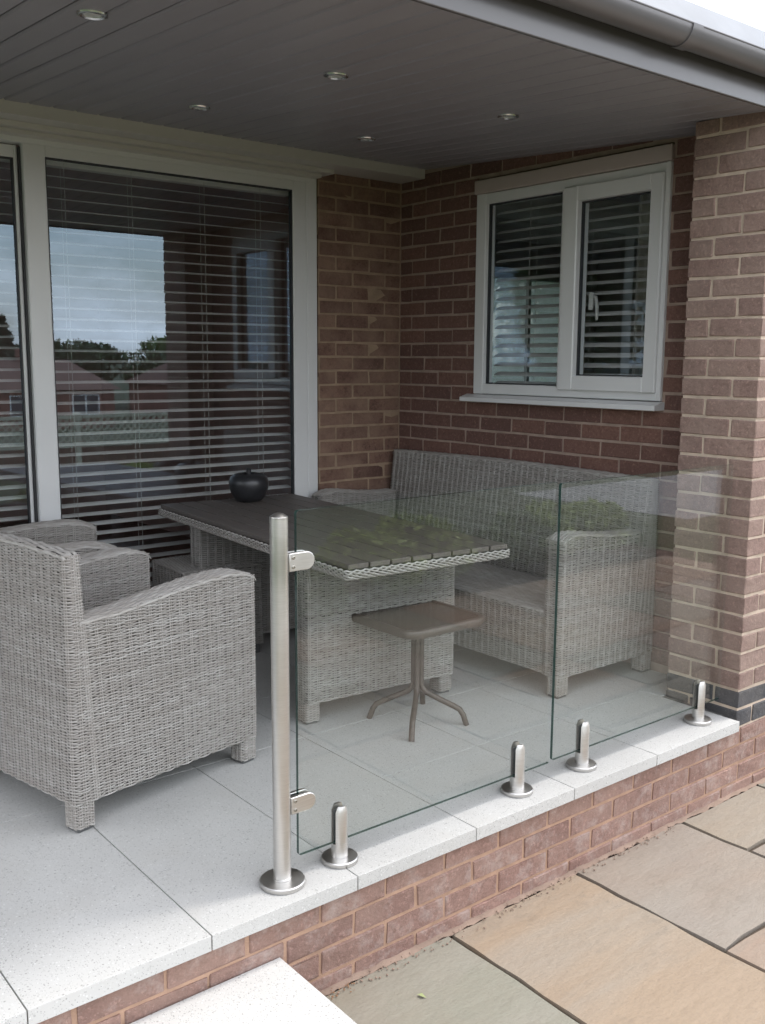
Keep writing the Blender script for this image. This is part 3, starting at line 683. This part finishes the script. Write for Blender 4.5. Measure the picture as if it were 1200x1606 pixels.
def wicker_box(name, parent, rb, rt, z0, top, stake=.037, pitch=.0047, rad=.016, rim='x', zref=None, rim_on=True):
    """rb, rt: (x0,x1,y0,y1) at z0 and at the top; top(x,y) -> height"""
    zt = zref or max(top(x, y) for x in np.linspace(rb[0], rb[1], 9) for y in np.linspace(rb[2], rb[3], 9))
    pb, d = rrect(*rb, rad, 0); pt_, _ = rrect(*rt, rad, 0)
    L = d[-1]; ns = 2 * max(4, round(L / stake / 2)); n = ns * SPS
    s = np.arange(n) / n * L
    ib = np.stack([np.interp(s, d, pb[:, j]) for j in range(4)], 1); it = np.stack([np.interp(s, d, pt_[:, j]) for j in range(4)], 1)
    zs = np.arange(z0 + pitch * .5, zt, pitch); r = len(zs); t = ((zs - z0) / (zt - z0))[:, None]
    X = ib[None, :, 0] * (1 - t) + it[None, :, 0] * t; Y = ib[None, :, 1] * (1 - t) + it[None, :, 1] * t
    P = np.stack([X, Y, np.repeat(zs[:, None], n, 1)], 2)
    P[..., 2] += rng.normal(0, .0006, (r, 1)) + .0006 * np.sin(np.arange(n) * .9 + rng.uniform(0, 6, (r, 1)))
    nr = ib[:, 2:] / np.linalg.norm(ib[:, 2:], axis=1, keepdims=True)
    N = np.zeros_like(P); N[..., :2] = nr[None]
    U = np.zeros_like(P); U[..., 2] = 1
    ph = np.pi * np.arange(n)[None] / SPS + np.pi * np.arange(r)[:, None]
    h = .0036 * np.cos(ph)
    tops = np.array([[top(P[i, j, 0], P[i, j, 1]) for j in range(n)] for i in (0, r - 1)])
    tp = tops[0][None] * (1 - t) + tops[1][None] * t
    keep = P[..., 2] < tp + .0005
    W_ = Weave(); W_.strands(P, N, U, h, pitch * .46, .0019, keep & np.roll(keep, -1, 1), True)
    # double stakes
    st_i = (np.arange(ns) * SPS)
    for off in (-.0036, .0036):
        tz = np.linspace(0, 1, 14)[None, :, None]
        Tg = np.stack([-nr[:, 1], nr[:, 0]], 1)[st_i]
        b0 = np.c_[ib[st_i, :2] + Tg * off, np.full(ns, z0)]; 
        tt = np.array([top(*it[i, :2]) for i in st_i]); fr = ((tt - z0) / (zt - z0))[:, None]
        txy = ib[st_i, :2] * (1 - fr) + it[st_i, :2] * fr + Tg * off
        b1 = np.c_[txy, tt - .002]
        PP = b0[:, None] * (1 - tz) + b1[:, None] * tz
        NN = np.zeros_like(PP); NN[..., :2] = nr[st_i][:, None]; UU = np.zeros_like(PP); UU[..., :2] = Tg[:, None]
        W_.strands(PP, NN, UU, np.full(PP.shape[:2], .0006), .0026, .0022)
    # rim strands
    x0, x1, y0, y1 = rt
    if rim_on:
        a0, a1, c0, c1 = (x0, x1, y0, y1) if rim == 'x' else (y0, y1, x0, x1)
        la = a1 - a0; na = max(3, round(la / stake)) * SPS + 1; m_ = max(4, round((c1 - c0) / .0095))
        aa = np.linspace(a0, a1, na); tj = np.linspace(-1, 1, m_); cc = (c0 + c1) / 2 + tj * (c1 - c0) / 2
        A, Cc = np.meshgrid(aa, cc); Tj = np.repeat(tj[:, None], na, 1)
        if rim == 'x': PX_, PY_ = A, Cc
        else: PX_, PY_ = Cc, A
        Zt = np.array([[top(PX_[i, j], PY_[i, j]) for j in range(na)] for i in range(m_)])
        Zt = Zt - .006 * np.abs(Tj) ** 4
        e = np.minimum(A - a0, a1 - A); Zt = Zt - .010 * np.clip(1 - e / .012, 0, 1) ** 2
        PP = np.stack([PX_, PY_, Zt], 2); NN = np.zeros_like(PP); NN[..., 2] = 1
        UU = np.zeros_like(PP); UU[..., 1 if rim == 'x' else 0] = 1
        sl = np.sign(Tj) * np.abs(Tj) ** 3 * .8; NN[..., 1 if rim == 'x' else 0] = sl; NN /= np.linalg.norm(NN, axis=2, keepdims=True)
        UU[..., 2] = -sl * .8; UU /= np.linalg.norm(UU, axis=2, keepdims=True)
        wv = np.pi * np.arange(na)[None] / SPS * .9 + 1.9 * np.arange(m_)[:, None]
        PP[..., 1 if rim == 'x' else 0] += .0022 * np.sin(wv) * (1 - Tj ** 2)
        W_.strands(PP, NN, UU, .0018 * np.cos(wv), .0056, .0034)
        # cross stakes over the rim
    # core
    q = .0045; nc = 24; v = []; f = []
    lp = np.linspace(0, len(pb) - 2, len(pb) - 1).astype(int)
    cb = pb[lp]; ct = pt_[lp]; k = len(lp)
    for i in range(k): v.append((cb[i, 0] - cb[i, 2] * q, cb[i, 1] - cb[i, 3] * q, z0 + .001))
    if rim == 'x': us = np.linspace(rt[0] + q + .003, rt[1] - q - .003, nc)
    else: us = np.linspace(rt[2] + q + .003, rt[3] - q - .003, nc)
    mb = MB()
    for i in range(nc - 1):
        def ring(u, zz):
            w0, w1 = (rt[2], rt[3]) if rim == 'x' else (rt[0], rt[1]); B0, B1 = (rb[2], rb[3]) if rim == 'x' else (rb[0], rb[1])
            Z = (top(u, (w0 + w1) / 2) if rim == 'x' else top((w0 + w1) / 2, u)) - .006
            fr = (Z - z0) / (zt - z0); t0 = B0 * (1 - fr) + w0 * fr; t1 = B1 * (1 - fr) + w1 * fr
            pts = [(B0 + q, z0 + .001), (B1 - q, z0 + .001), (t1 - q, Z), (t0 + q, Z)]
            return [(u, a, c) if rim == 'x' else (a, u, c) for a, c in pts]
        if i == 0: prev = ring(us[0], 0)
        cur = ring(us[i + 1], 0); bs = prev + cur
        fc = [(j, (j + 1) % 4, 4 + (j + 1) % 4, 4 + j) for j in range(4)]
        if i == 0: fc.append((0, 3, 2, 1))
        if i == nc - 2: fc.append((4, 5, 6, 7))
        mb.add(bs, fc); prev = cur
    o = mb.obj(name, M['wicker_core'], parent)
    W_.obj(o); return o
def piecewise(pts):
    xs, ys = zip(*pts)
    xx = np.linspace(xs[0], xs[-1], 200); yy = np.interp(xx, xs, ys)
    k = np.ones(25) / 25; ys_ = np.convolve(np.pad(yy, 12, 'edge'), k, 'valid')
    return lambda x: float(np.interp(x, xx, ys_))
def leg_part(parent, cx, cy_, s=.062, h=.095, name='leg'):
    o = wicker_box(name, parent, (cx - s / 2, cx + s / 2, cy_ - s / 2, cy_ + s / 2), (cx - s / 2, cx + s / 2, cy_ - s / 2, cy_ + s / 2), .012, lambda x, y: h, .020, .0047, .010, rim_on=False)
    b = MB(); b.box(cx - s / 2 + .004, cx + s / 2 - .004, cy_ - s / 2 + .004, cy_ + s / 2 - .004, 0, .0125, .003); b.obj('foot_cap', M['foot'], o); return o
def seat_unit(e, L, Wd, arm_pts, back_top, tb_bot, tb_top, lean, seat_z=.355, at=.095, zb=.088):
    atop = piecewise(arm_pts)
    back = lambda x, y: back_top + .012 * math.sin(math.pi * min(max(y / Wd, 0), 1))
    wicker_box('backrest', e, (0, tb_bot, 0, Wd), (lean, lean + tb_top, 0, Wd), zb, back, rim='y')
    ax = tb_bot - .02
    for y0 in (0, Wd - at):
        wicker_box('arm', e, (ax, L, y0 + .0005, y0 + at - .0005), (ax - .03 + lean * .6, L, y0 + .0005, y0 + at - .0005), zb, lambda x, y: atop(x), rim='x')
    wicker_box('seat', e, (tb_bot - .01, L - .012, at - .006, Wd - at + .006), (tb_bot - .01, L - .012, at - .006, Wd - at + .006), zb, lambda x, y: seat_z, rim='y')
    for x in (.036, L - .036):
        for y in (.036, Wd - .036): leg_part(e, x, y)
chair_arm = [(.0, .633), (.06, .633), (.18, .635), (.33, .655), (.50, .673), (.62, .679), (.68, .668), (.72, .645)]
ch = empty('wicker_armchair', (-.06, .68, 0), R(12), 'woven grey armchair in the left foreground, nearest to the camera', 'armchair', 'grey wicker armchairs at the table')
seat_unit(ch, .72, .655, chair_arm, .826, .085, .05, .0)
def copy_tree(o, parent=None):
    c = o.copy(); link(c)
    if parent is not None: c.parent = parent
    for k in o.children: copy_tree(k, c)
    return c
c2 = copy_tree(ch); W2 = .655; a2 = R(-14)
nf = Vector((.47, 1.515)); c2.location = (nf.x - .72 * math.cos(a2), nf.y - .72 * math.sin(a2), 0); c2.rotation_euler = (0, 0, a2)
c2['label'] = 'woven grey armchair behind the foreground one, beside the patio door, mostly hidden'
sofa = empty('wicker_sofa', (2.548, 2.335, 0), math.pi, 'long woven grey sofa under the side window, behind the glass panels', 'sofa')
sofa_arm = [(.0, .650), (.1, .648), (.2, .645), (.36, .656), (.50, .676), (.56, .680), (.605, .668), (.63, .648)]
seat_unit(sofa, .63, 1.745, sofa_arm, .862, .16, .055, .012)

# ------------------------------------------------------------------ table
TZ = .685; trz = R(-4.5)
tb = empty('garden_table', (.888, .642, 0), trz, 'dark slatted table with woven edge on two broad woven legs', 'table')
TW, TL = .715, 1.655; sw_ = TW / 8
for i in range(8):
    v, f = cbox(sw_ - .007, TL, .018, .002); o = mesh_obj('slat', v, f, M['slat'], tb); o.location = ((i + .5) * sw_, TL / 2, TZ - .009)
b = MB(); b.box(.03, TW - .03, .03, TL - .03, TZ - .045, TZ - .019); b.obj('under_frame', M['wicker_core'], tb)
eb = MB(); eb.box(.004, TW - .004, .004, TL - .004, TZ - .047, TZ - .0195); ebo = eb.obj('edge_band', M['wicker_core'], tb)
W_ = Weave(); pts, d = rrect(-.006, TW + .006, -.006, TL + .006, .014, 0); Lp = d[-1]; n = 2 * round(Lp / .036) * 4 
s = np.arange(n) / n * Lp; ib = np.stack([np.interp(s, d, pts[:, j]) for j in range(4)], 1)
rws = 5; P = np.zeros((rws, n, 3)); P[..., 0] = ib[None, :, 0]; P[..., 1] = ib[None, :, 1]
P[..., 2] = (TZ - .023 - np.arange(rws) * .0064)[:, None] + .0022 * np.sin(2 * np.pi * np.arange(n) / 8 + np.arange(rws)[:, None] * 2.1)
nr = ib[:, 2:] / np.linalg.norm(ib[:, 2:], axis=1, keepdims=True); N = np.zeros_like(P); N[..., :2] = nr; U = np.zeros_like(P); U[..., 2] = 1
W_.strands(P, N, U, .0025 * np.cos(2 * np.pi * np.arange(n)[None] / 8 + np.pi * np.arange(rws)[:, None]), .0038, .0034, None, True); W_.obj(ebo)
for ly in (.335, 1.30):
    lg = wicker_box('panel_leg', tb, (.035, TW + .02, ly, ly + .10), (.035, TW + .02, ly, ly + .10), .085, lambda x, y: TZ - .047, rim='x', rim_on=False)
    for fx in (.067, TW - .012):
        b = MB(); b.box(fx - .026, fx + .026, ly + .02, ly + .08, 0, .012, .003); fo_ = b.obj('foot_cap', M['foot'], lg)
        W2_ = Weave(); pp, dd = rrect(fx - .031, fx + .031, ly + .012, ly + .088, .01, 0); nn = 2 * round(dd[-1] / .016 / 2) * 3 * 1
        ss = np.arange(nn) / nn * dd[-1]; ii = np.stack([np.interp(ss, dd, pp[:, j]) for j in range(4)], 1); zz = np.arange(.014, .088, .0047)
        P = np.zeros((len(zz), nn, 3)); P[..., 0] = ii[None, :, 0]; P[..., 1] = ii[None, :, 1]; P[..., 2] = zz[:, None]
        nrr = ii[:, 2:] / np.linalg.norm(ii[:, 2:], axis=1, keepdims=True); N = np.zeros_like(P); N[..., :2] = nrr; U = np.zeros_like(P); U[..., 2] = 1
        W2_.strands(P, N, U, .0022 * np.cos(np.pi * np.arange(nn)[None] / 3 + np.pi * np.arange(len(zz))[:, None]), .0024, .0018, None, True); W2_.obj(lg)
        b = MB(); b.box(fx - .026, fx + .026, ly + .017, ly + .083, .0128, .088); b.obj('foot_core', M['wicker_core'], lg)

# footstool under the table
fs = empty('wicker_footstool', (.93, 1.90, 0), R(-3), 'low woven footstool tucked under the table next to the door', 'footstool')
wicker_box('body', fs, (0, .40, 0, .37), (.004, .396, .004, .366), .05, lambda x, y: .432, rim='y')
for x, y in ((.04, .04), (.36, .04), (.04, .33), (.36, .33)):
    b = MB(); b.box(x - .025, x + .025, y - .025, y + .025, 0, .052, .003); b.obj('leg', M['foot'], fs)
b = MB(); b.tube([(.11, .15, .441), (.13, .17, .446), (.15, .165, .441)], .006, 8); b.obj('lid_grip', M['seal'], fs, True)

# black apple ornament
ap = empty('apple_ornament', (1.405, 2.125, TZ), 0, 'matt black apple shaped ceramic ornament on the table end by the door', 'ornament')
prof = [(.001, .006), (.040, .0), (.058, .006), (.078, .035), (.089, .070), (.0905, .095), (.084, .118), (.068, .132), (.048, .138), (.030, .136), (.016, .126), (.001, .122)]
b = MB(); b.lathe([(.001, .0005)] + [(r_ * 1.06, z_) for r_, z_ in prof[1:]], n=48); b.obj('body', M['apple'], ap, True)
b = MB(); b.lathe([(.013, .120), (.0115, .145), (.0125, .156), (.009, .160), (.001, .1605)], n=20); b.obj('stalk', M['apple'], ap, True)

# small square stool
sc_ = Vector((1.32, .775)); rz_ = R(0)
so = empty('square_stool', (sc_.x, sc_.y, 0), 0, 'small square brown metal side table with splayed tube legs behind the glass', 'side table')
def rsq(h, r, z, n=8, cx=.02, cy_=.03):
    p = []
    for qx, qy, a0 in ((1, -1, -90), (1, 1, 0), (-1, 1, 90), (-1, -1, 180)):
        for i in range(n + 1):
            a = R(a0 + 90 * i / n); p.append((cx + qx * (h - r) + r * math.cos(a), cy_ + qy * (h - r) + r * math.sin(a), z))
    return p
HT = .412
rings = [rsq(.186, .055, HT - .032), rsq(.196, .06, HT - .030), rsq(.200, .062, HT - .022), rsq(.200, .062, HT - .006), rsq(.195, .058, HT), rsq(.183, .052, HT), rsq(.180, .05, HT - .004)]
v = [q for rg in rings for q in rg]; k = len(rings[0]); f = [(i * k + j, i * k + (j + 1) % k, (i + 1) * k + (j + 1) % k, (i + 1) * k + j) for i in range(len(rings) - 1) for j in range(k)]; f.append(tuple(range(k))[::-1])
rim_o = mesh_obj('rim', v, f, M['bronze'], so, True); edge_split(rim_o.data, 50)
mesh_obj('top_panel', rsq(.1815, .051, HT - .0035), [tuple(range(k))], M['stool_top'], so)
cxs, cys = .0, .0
for dx, dy, in ((-.155, -.15), (.115, -.155), (.14, .125), (-.13, .13)):
    L_ = math.hypot(dx, dy); ux, uy = dx / L_, dy / L_; r0 = .0145
    pts = [(ux * r0, uy * r0, HT - .03), (ux * r0, uy * r0, .24), (ux * r0, uy * r0, .150), (ux * (r0 + .006), uy * (r0 + .006), .132), (ux * .035, uy * .035, .116), (ux * .09, uy * .09, .092), (ux * (L_ - .05), uy * (L_ - .05), .071), (ux * (L_ - .028), uy * (L_ - .028), .060), (ux * (L_ - .014), uy * (L_ - .014), .040), (ux * L_, uy * L_, .0)]
    b = MB(); b.tube(pts, .0108, 12); b.obj('leg', M['bronze'], so, True)

# ------------------------------------------------------------------ balustrade
GYP = .100
def glass_panel(x0, x1, z0, z1, label):
    t = .005; o = bpy.data.objects.new('tmp', None); e = empty('glass_balustrade', ((x0 + x1) / 2, GYP, z0), 0, label, 'glass panel', 'balustrade glass panels')
    hx = (x1 - x0) / 2; h = z1 - z0; r = .008
    loop = []
    for cx, cz, a0 in ((hx - r, r, -90), (hx - r, h - r, 0), (-hx + r, h - r, 90), (-hx + r, r, 180)):
        for i in range(5): a = R(a0 + 22.5 * i); loop.append((cx + r * math.cos(a), cz + r * math.sin(a)))
    n = len(loop)
    for s_ in (-1, 1):
        v = [(p[0], s_ * t, p[1]) for p in loop]; mesh_obj('face', v, [tuple(range(n)) if s_ < 0 else tuple(range(n))[::-1]], M['glass'], e)
    v = [(p[0], -t, p[1]) for p in loop] + [(p[0], t, p[1]) for p in loop]
    fe = [(i, n + i, n + (i + 1) % n, (i + 1) % n) for i in range(n)]
    ed = mesh_obj('polished_edge', v, fe, M['glass_edge'], e); ed.data.materials.append(M['glass'])
    for i, pg in enumerate(ed.data.polygons):
        if loop[i][0] > hx - .003 and loop[(i + 1) % n][0] > hx - .003: pg.material_index = 1
    bpy.data.objects.remove(o)
glass_panel(.316, 1.306, .060, .990, 'clear glass panel between the tall steel post and the panel joint')
glass_panel(1.320, 2.296, .064, .984, 'clear glass panel between the panel joint and the brick pillar')
po = empty('steel_post', (.263, .095, 0), 0, 'tall round brushed steel post with two glass clamps', 'post')
b = MB(); b.lathe([(.059, .0), (.0605, .002), (.0605, .012), (.058, .0145), (.026, .0155), (.025, .0155)], n=56); b.obj('base_flange', M['steel'], po, True)
b = MB(); b.lathe([(.0245, .0157), (.0245, .020), (.0232, .021), (.0232, .9755)], n=40); b.obj('tube', M['steel'], po, True)
b = MB(); b.lathe([(.0228, .9757), (.0232, .977), (.0225, .981), (.014, .987), (.005, .990), (.001, .9905)], n=40); b.obj('cap', M['steel'], po, True)
for zc in (.862, .213):
    cl = None
    for s_ in (-1, 1):
        pl = [(.020, -.022), (.078, -.022)]
        pl = [(.022, -.0235)] + [(.076 + .0235 * math.cos(R(a)), .0235 * math.sin(R(a))) for a in range(-90, 91, 12)] + [(.022, .0235)]
        b = MB(); y0, y1 = (-.019, -.0068) if s_ < 0 else (.0068, .019); b.prism([(p[0], p[1] + zc) for p in pl], 'y', y0 + .005, y1 + .005)
        o = b.obj('clamp' if s_ < 0 else 'clamp', M['steel'], po, True)
        md = o.modifiers.new('bev', 'BEVEL'); md.width = .0022; md.segments = 2; md.limit_method = 'ANGLE'
        if s_ < 0:
            for dz in (-.012, .012):
                b = MB(); b.lathe([(.0048, 0), (.0048, .0022), (.0038, .003), (.0026, .003), (.0024, .0012), (.0005, .001)], n=18)
                sc = b.obj('screw', M['screw'], o, True); sc.location = (.034, -.0138, zc + dz); sc.rotation_euler = (R(90), 0, 0)
def spigot(x, y, label):
    e = empty('glass_spigot', (x, y, 0), 0, label, 'spigot', 'steel glass spigots on the terrace edge')
    b = MB(); b.lathe([(.050, .0), (.0515, .002), (.0515, .012), (.049, .0145), (.0255, .0155)], n=48); b.obj('base_flange', M['steel'], e, True)
    # round body cut by the glass slot: two half cylinders above a solid collar
    b = MB(); b.lathe([(.0232, .0157), (.0232, .056)], n=40); b.obj('collar', M['steel'], e, True)
    r = .0225; hs = .0095
    for s_ in (-1, 1):
        a0 = math.asin(hs / r); arcp = [(r * math.cos(a), s_ * r * math.sin(a)) for a in np.linspace(a0, math.pi - a0, 20)]
        def ring(sc, z):
            return [(p[0] * sc, s_ * hs + (p[1] - s_ * hs) * sc, z) for p in arcp]
        rg = [ring(1, .0562), ring(1, .148), ring(.62, .163)]; k = len(arcp); v = [q for g_ in rg for q in g_]; f = []
        for i in range(2):
            for j in range(k): f.append((i * k + j, i * k + (j + 1) % k, (i + 1) * k + (j + 1) % k, (i + 1) * k + j))
        f.append(tuple(range(k))[::-1]); f.append(tuple(2 * k + j for j in range(k)))
        o = mesh_obj('jaw', v, f, M['steel'], e, True); edge_split(o.data, 30)
    b = MB(); b.box(-.019, .019, -.0092, -.0068, .0565, .147); b.box(-.019, .019, .0068, .0092, .0565, .147); b.obj('gasket', M['gasket'], e)
for x, lab in ((.454, 'steel spigot nearest the tall post, holding the left glass panel'), (1.160, 'second steel spigot from the post, just left of the panel joint'),
               (1.478, 'third steel spigot from the post, just right of the panel joint'), (2.162, 'steel spigot next to the brick pillar foot')):
    spigot(x, GYP, lab)

# ------------------------------------------------------------------ garden seen in the reflections
def leaves(name, parent, mat, n, fn, s0, s1, elong=1.6):
    C_ = np.array([fn() for _ in range(n)]); a = rng.normal(size=(n, 3)); a /= np.linalg.norm(a, axis=1, keepdims=True); b = rng.normal(size=(n, 3)); b -= a * (a * b).sum(1, keepdims=True); b /= np.linalg.norm(b, axis=1, keepdims=True)
    s = rng.uniform(s0, s1, (n, 1)); V = np.stack([C_ - a * s * elong, C_ + b * s * .6, C_ + a * s * elong, C_ - b * s * .6], 1).reshape(-1, 3)
    F = np.arange(4 * n).reshape(-1, 4)
    return mesh_obj(name, V.tolist(), F.tolist(), mat, parent)
def blobfn(blobs):
    def f():
        c, r = random.choice(blobs); d = Vector((random.gauss(0, 1), random.gauss(0, 1), random.gauss(0, 1))).normalized() * (random.random() ** .45)
        return (c[0] + d.x * r[0], c[1] + d.y * r[1], c[2] + d.z * r[2])
    return f
def shrub(loc, r, h, mat, label, n=6500, s=(.022, .042)):
    e = empty('garden_shrub', loc, random.random() * 6, label, 'shrub', 'shrubs beside the patio')
    bl = [((random.uniform(-.55, .55) * r, random.uniform(-.55, .55) * r, h * random.uniform(.35, .75)), (r * random.uniform(.35, .55), r * random.uniform(.35, .55), h * random.uniform(.2, .35))) for _ in range(9)]
    leaves('foliage', e, mat, n, blobfn(bl), *s)
    for _ in range(6):
        b = MB(); a = random.random() * 6; b.tube([(0, 0, 0), (math.cos(a) * r * .25, math.sin(a) * r * .25, h * .3), (math.cos(a) * r * .5, math.sin(a) * r * .5, h * .6)], [.012, .008, .004], 6); b.obj('stem', M['bark'], e)
GZ_ = -.345
bed = mesh_obj('flower_bed', [(2.2, -4.6, GZ_ + .004), (6.5, -4.6, GZ_ + .004), (6.5, -2.92, GZ_ + .004), (2.2, -2.92, GZ_ + .004)], [(0, 1, 2, 3)], M['soil']); bed['kind'] = 'structure'
shrub((2.5, -3.0, GZ_), .36, .46, M['leaf_a'], 'mid green shrub at the near end of the bed, mirrored beside the steel post')
shrub((3.25, -3.25, GZ_), .42, .50, M['leaf_d'], 'yellow green shrub second in the bed, mirrored over the table corner')
shrub((4.0, -3.45, GZ_), .46, .55, M['leaf_d'], 'yellow green shrub third in the bed, mirrored over the sofa seat')
shrub((4.8, -3.4, GZ_), .46, .48, M['leaf_a'], 'mid green shrub fourth in the bed, mirrored over the sofa arm')
shrub((5.7, -3.5, GZ_), .5, .5, M['leaf_d'], 'yellow green shrub at the far end of the bed, mirrored beside the pillar')
drv = mesh_obj('driveway', [(8.2, -6.6, GZ_ + .004), (30, -6.6, GZ_ + .004), (30, -4.0, GZ_ + .004), (8.2, -4.0, GZ_ + .004)], [(0, 1, 2, 3)], M['drive']); drv['kind'] = 'structure'
# trellis fence
tf = empty('trellis_fence', (0, -7.2, GZ_), 0, 'low cream trellis fence across the garden, mirrored in the patio door', 'fence')
FX0, FX1, FH = -6., 8., .86
for i in range(9):
    x = FX0 + (FX1 - FX0) * i / 8; b = MB(); b.box(x - .04, x + .04, -.04, .04, 0, FH + .06, .006); b.obj('post', M['trellis'], tf)
for z in (FH, FH - .42):
    b = MB(); b.box(FX0, FX1, -.02, .02, z - .022, z + .022); b.obj('rail', M['trellis'], tf)
b = MB(); x = FX0
while x < FX1:
    for s_ in (-1, 1):
        xa, xb = (x, x + .42) if s_ > 0 else (x + .42, x)
        d = Vector((xb - xa, 0, .42)).normalized(); nrm = Vector((-d.z, 0, d.x)) * .012
        y = .008 * s_
        p = [Vector((xa, y, FH - .42)), Vector((xb, y, FH))]
        vv = [p[0] - nrm, p[0] + nrm, p[1] + nrm, p[1] - nrm]
        b.add([(q.x, q.y - .005, q.z) for q in vv] + [(q.x, q.y + .005, q.z) for q in vv], [(0, 1, 2, 3), (7, 6, 5, 4), (0, 4, 5, 1), (1, 5, 6, 2), (2, 6, 7, 3), (3, 7, 4, 0)])
    x += .105
lt = b.obj('lattice', M['trellis'], tf); lt['kind'] = 'stuff'
b = MB()
for i in range(93):
    x = FX0 + .075 + .15 * i; b.box(x - .066, x + .066, -.012, .012, .03, FH - .45)
lo_ = b.obj('boarding', simple('brown_fence_board', (.12, .07, .045), .9), tf); lo_['kind'] = 'stuff'
# bungalows opposite
def bungalow(x, y, w, d, zb, hw, hr, label, rz=0., nwin=3):
    e = empty('brick_bungalow', (x, y, zb), rz, label, 'house', 'houses opposite')
    b = MB(); b.box(-w / 2, w / 2, -d / 2, d / 2, 0, hw); b.obj('wall', M['far_brick'], e)
    b = MB(); o_ = .35; b.add([(-w / 2 - o_, -d / 2 - o_, hw), (w / 2 + o_, -d / 2 - o_, hw), (w / 2 + o_, d / 2 + o_, hw), (-w / 2 - o_, d / 2 + o_, hw), (-w / 2 + 1.5, 0, hw + hr), (w / 2 - 1.5, 0, hw + hr)], [(0, 1, 5, 4), (2, 3, 4, 5), (1, 2, 5), (3, 0, 4), (3, 2, 1, 0)])
    rf_ = b.obj('roof', M['far_tile'], e)
    b = MB(); b.box(w * .2 - .3, w * .2 + .3, -.3, .3, hw + hr * .6, hw + hr + .7); b.obj('chimney', M['far_brick'], rf_)
    for i in range(nwin):
        wx = -w / 2 + w * (i + .5) / nwin; ww_, wh = 1.5, 1.1; z0 = .95
        b = MB(); yy = d / 2
        for (a0, a1, c0, c1) in ((-ww_ / 2 - .06, ww_ / 2 + .06, z0 - .06, z0), (-ww_ / 2 - .06, ww_ / 2 + .06, z0 + wh, z0 + wh + .06), (-ww_ / 2 - .06, -ww_ / 2, z0, z0 + wh), (ww_ / 2, ww_ / 2 + .06, z0, z0 + wh), (-.04, .04, z0, z0 + wh)):
            b.box(wx + a0, wx + a1, yy, yy + .06, c0, c1)
        f_ = b.obj('window', M['far_white'], e)
        b = MB(); b.box(wx - ww_ / 2, wx + ww_ / 2, yy + .005, yy + .03, z0, z0 + wh); b.obj('glazing', M['far_glass'], f_)
bungalow(17, -54, 14, 8, -2.9, 2.4, 1.7, 'red brick bungalow with white windows opposite, mirrored in the door pane', R(4), 4)
bungalow(36, -56, 13, 8, -2.9, 2.5, 1.8, 'red brick bungalow farther right opposite, behind the trellis', R(-6))
bungalow(0, -55, 13, 8, -2.9, 2.5, 1.8, 'red brick bungalow farther left opposite, behind the trellis', R(5))
def tree(loc, h, r, mat, label, n=5000, conifer=False):
    e = empty('garden_tree', loc, random.random() * 6, label, 'tree', 'trees opposite')
    b = MB(); b.tube([(0, 0, 0), (.08, .05, h * .35), (0, .1, h * .8)], [.035 * h ** .9, .024 * h ** .9, .01], 8); b.obj('trunk', M['bark'], e)
    if conifer:
        def fn():
            t = random.random() ** .7; a = random.random() * 6.283; lay = (math.floor(t * 14) + random.random() * .45) / 14; rr = r * (1 - lay) * (random.random() ** .4) * (.75 + .25 * math.sin(a * 5 + lay * 30)); return (math.cos(a) * rr, math.sin(a) * rr, h * (.12 + .88 * lay) - rr * .25)
    else:
        bl = [((random.gauss(0, .45) * r, random.gauss(0, .45) * r, h * random.uniform(.42, .85)), (r * random.uniform(.28, .5),) * 2 + (h * random.uniform(.1, .17),)) for _ in range(14)]; fn = blobfn(bl)
    leaves('crown', e, mat, n, fn, .10, .22)
tree((24, -70, -2.8), 7.4, 2.8, M['leaf_c'], 'tall conifer beyond the bungalows, mirrored in the door pane', 6000, True)
tree((11, -72, -2.8), 5.6, 5, M['leaf_b'], 'dark rounded tree left of the conifer beyond the bungalows')
tree((18, -74, -2.8), 5.2, 4.5, M['leaf_a'], 'mid green rounded tree just left of the conifer')
tree((31, -72, -2.8), 5.8, 5.5, M['leaf_b'], 'dark rounded tree right of the conifer beyond the bungalows')
tree((44, -72, -2.8), 6.2, 5.5, M['leaf_a'], 'mid green tree at the right end of the far tree line')
tree((2, -72, -2.8), 6.0, 5.5, M['leaf_a'], 'mid green tree at the left end of the far tree line')
for q, (tx, th, tr_, tm, tl) in enumerate([(-8, 5.4, 5, 'leaf_b', 'dark tree left of the far bungalow group'), (15, 5.0, 4, 'leaf_c', 'blue green tree behind the middle bungalow roof'), (21.5, 4.8, 4, 'leaf_b', 'dark low tree at the foot of the conifer'), (28, 5.3, 4.5, 'leaf_c', 'blue green tree right beside the conifer'), (38, 5.6, 5, 'leaf_b', 'dark tree behind the right bungalow')]):
    tree((tx, -68 - (q % 2) * 5, -2.8), th, tr_, M[tm], tl, 4000)
tree((-9, -6, GZ_), 4.6, 2.2, M['leaf_a'], 'broad garden tree beside the terrace, mirrored in the side window')
tree((-12, -2, GZ_), 5.0, 2.4, M['leaf_b'], 'dark garden tree beyond the terrace end, mirrored in the side window')
e = empty('garden_tree', (7.9, 6.5, GZ_), 0, 'added grey green tree behind the house, screening the added bedroom window', 'tree')  # added tree, dims the sky behind the added bedroom window
leaves('crown', e, M['leaf_a'], 15000, blobfn([((random.uniform(-1.5, 1.5), random.uniform(-.5, .5), random.uniform(.9, 3.6)), (.6, .5, .5)) for _ in range(26)]), .025, .055)
b = MB(); b.tube([(0, 0, 0), (.05, 0, 1.2), (0, .1, 3.0)], [.09, .07, .02], 8); b.obj('trunk', M['bark'], e)
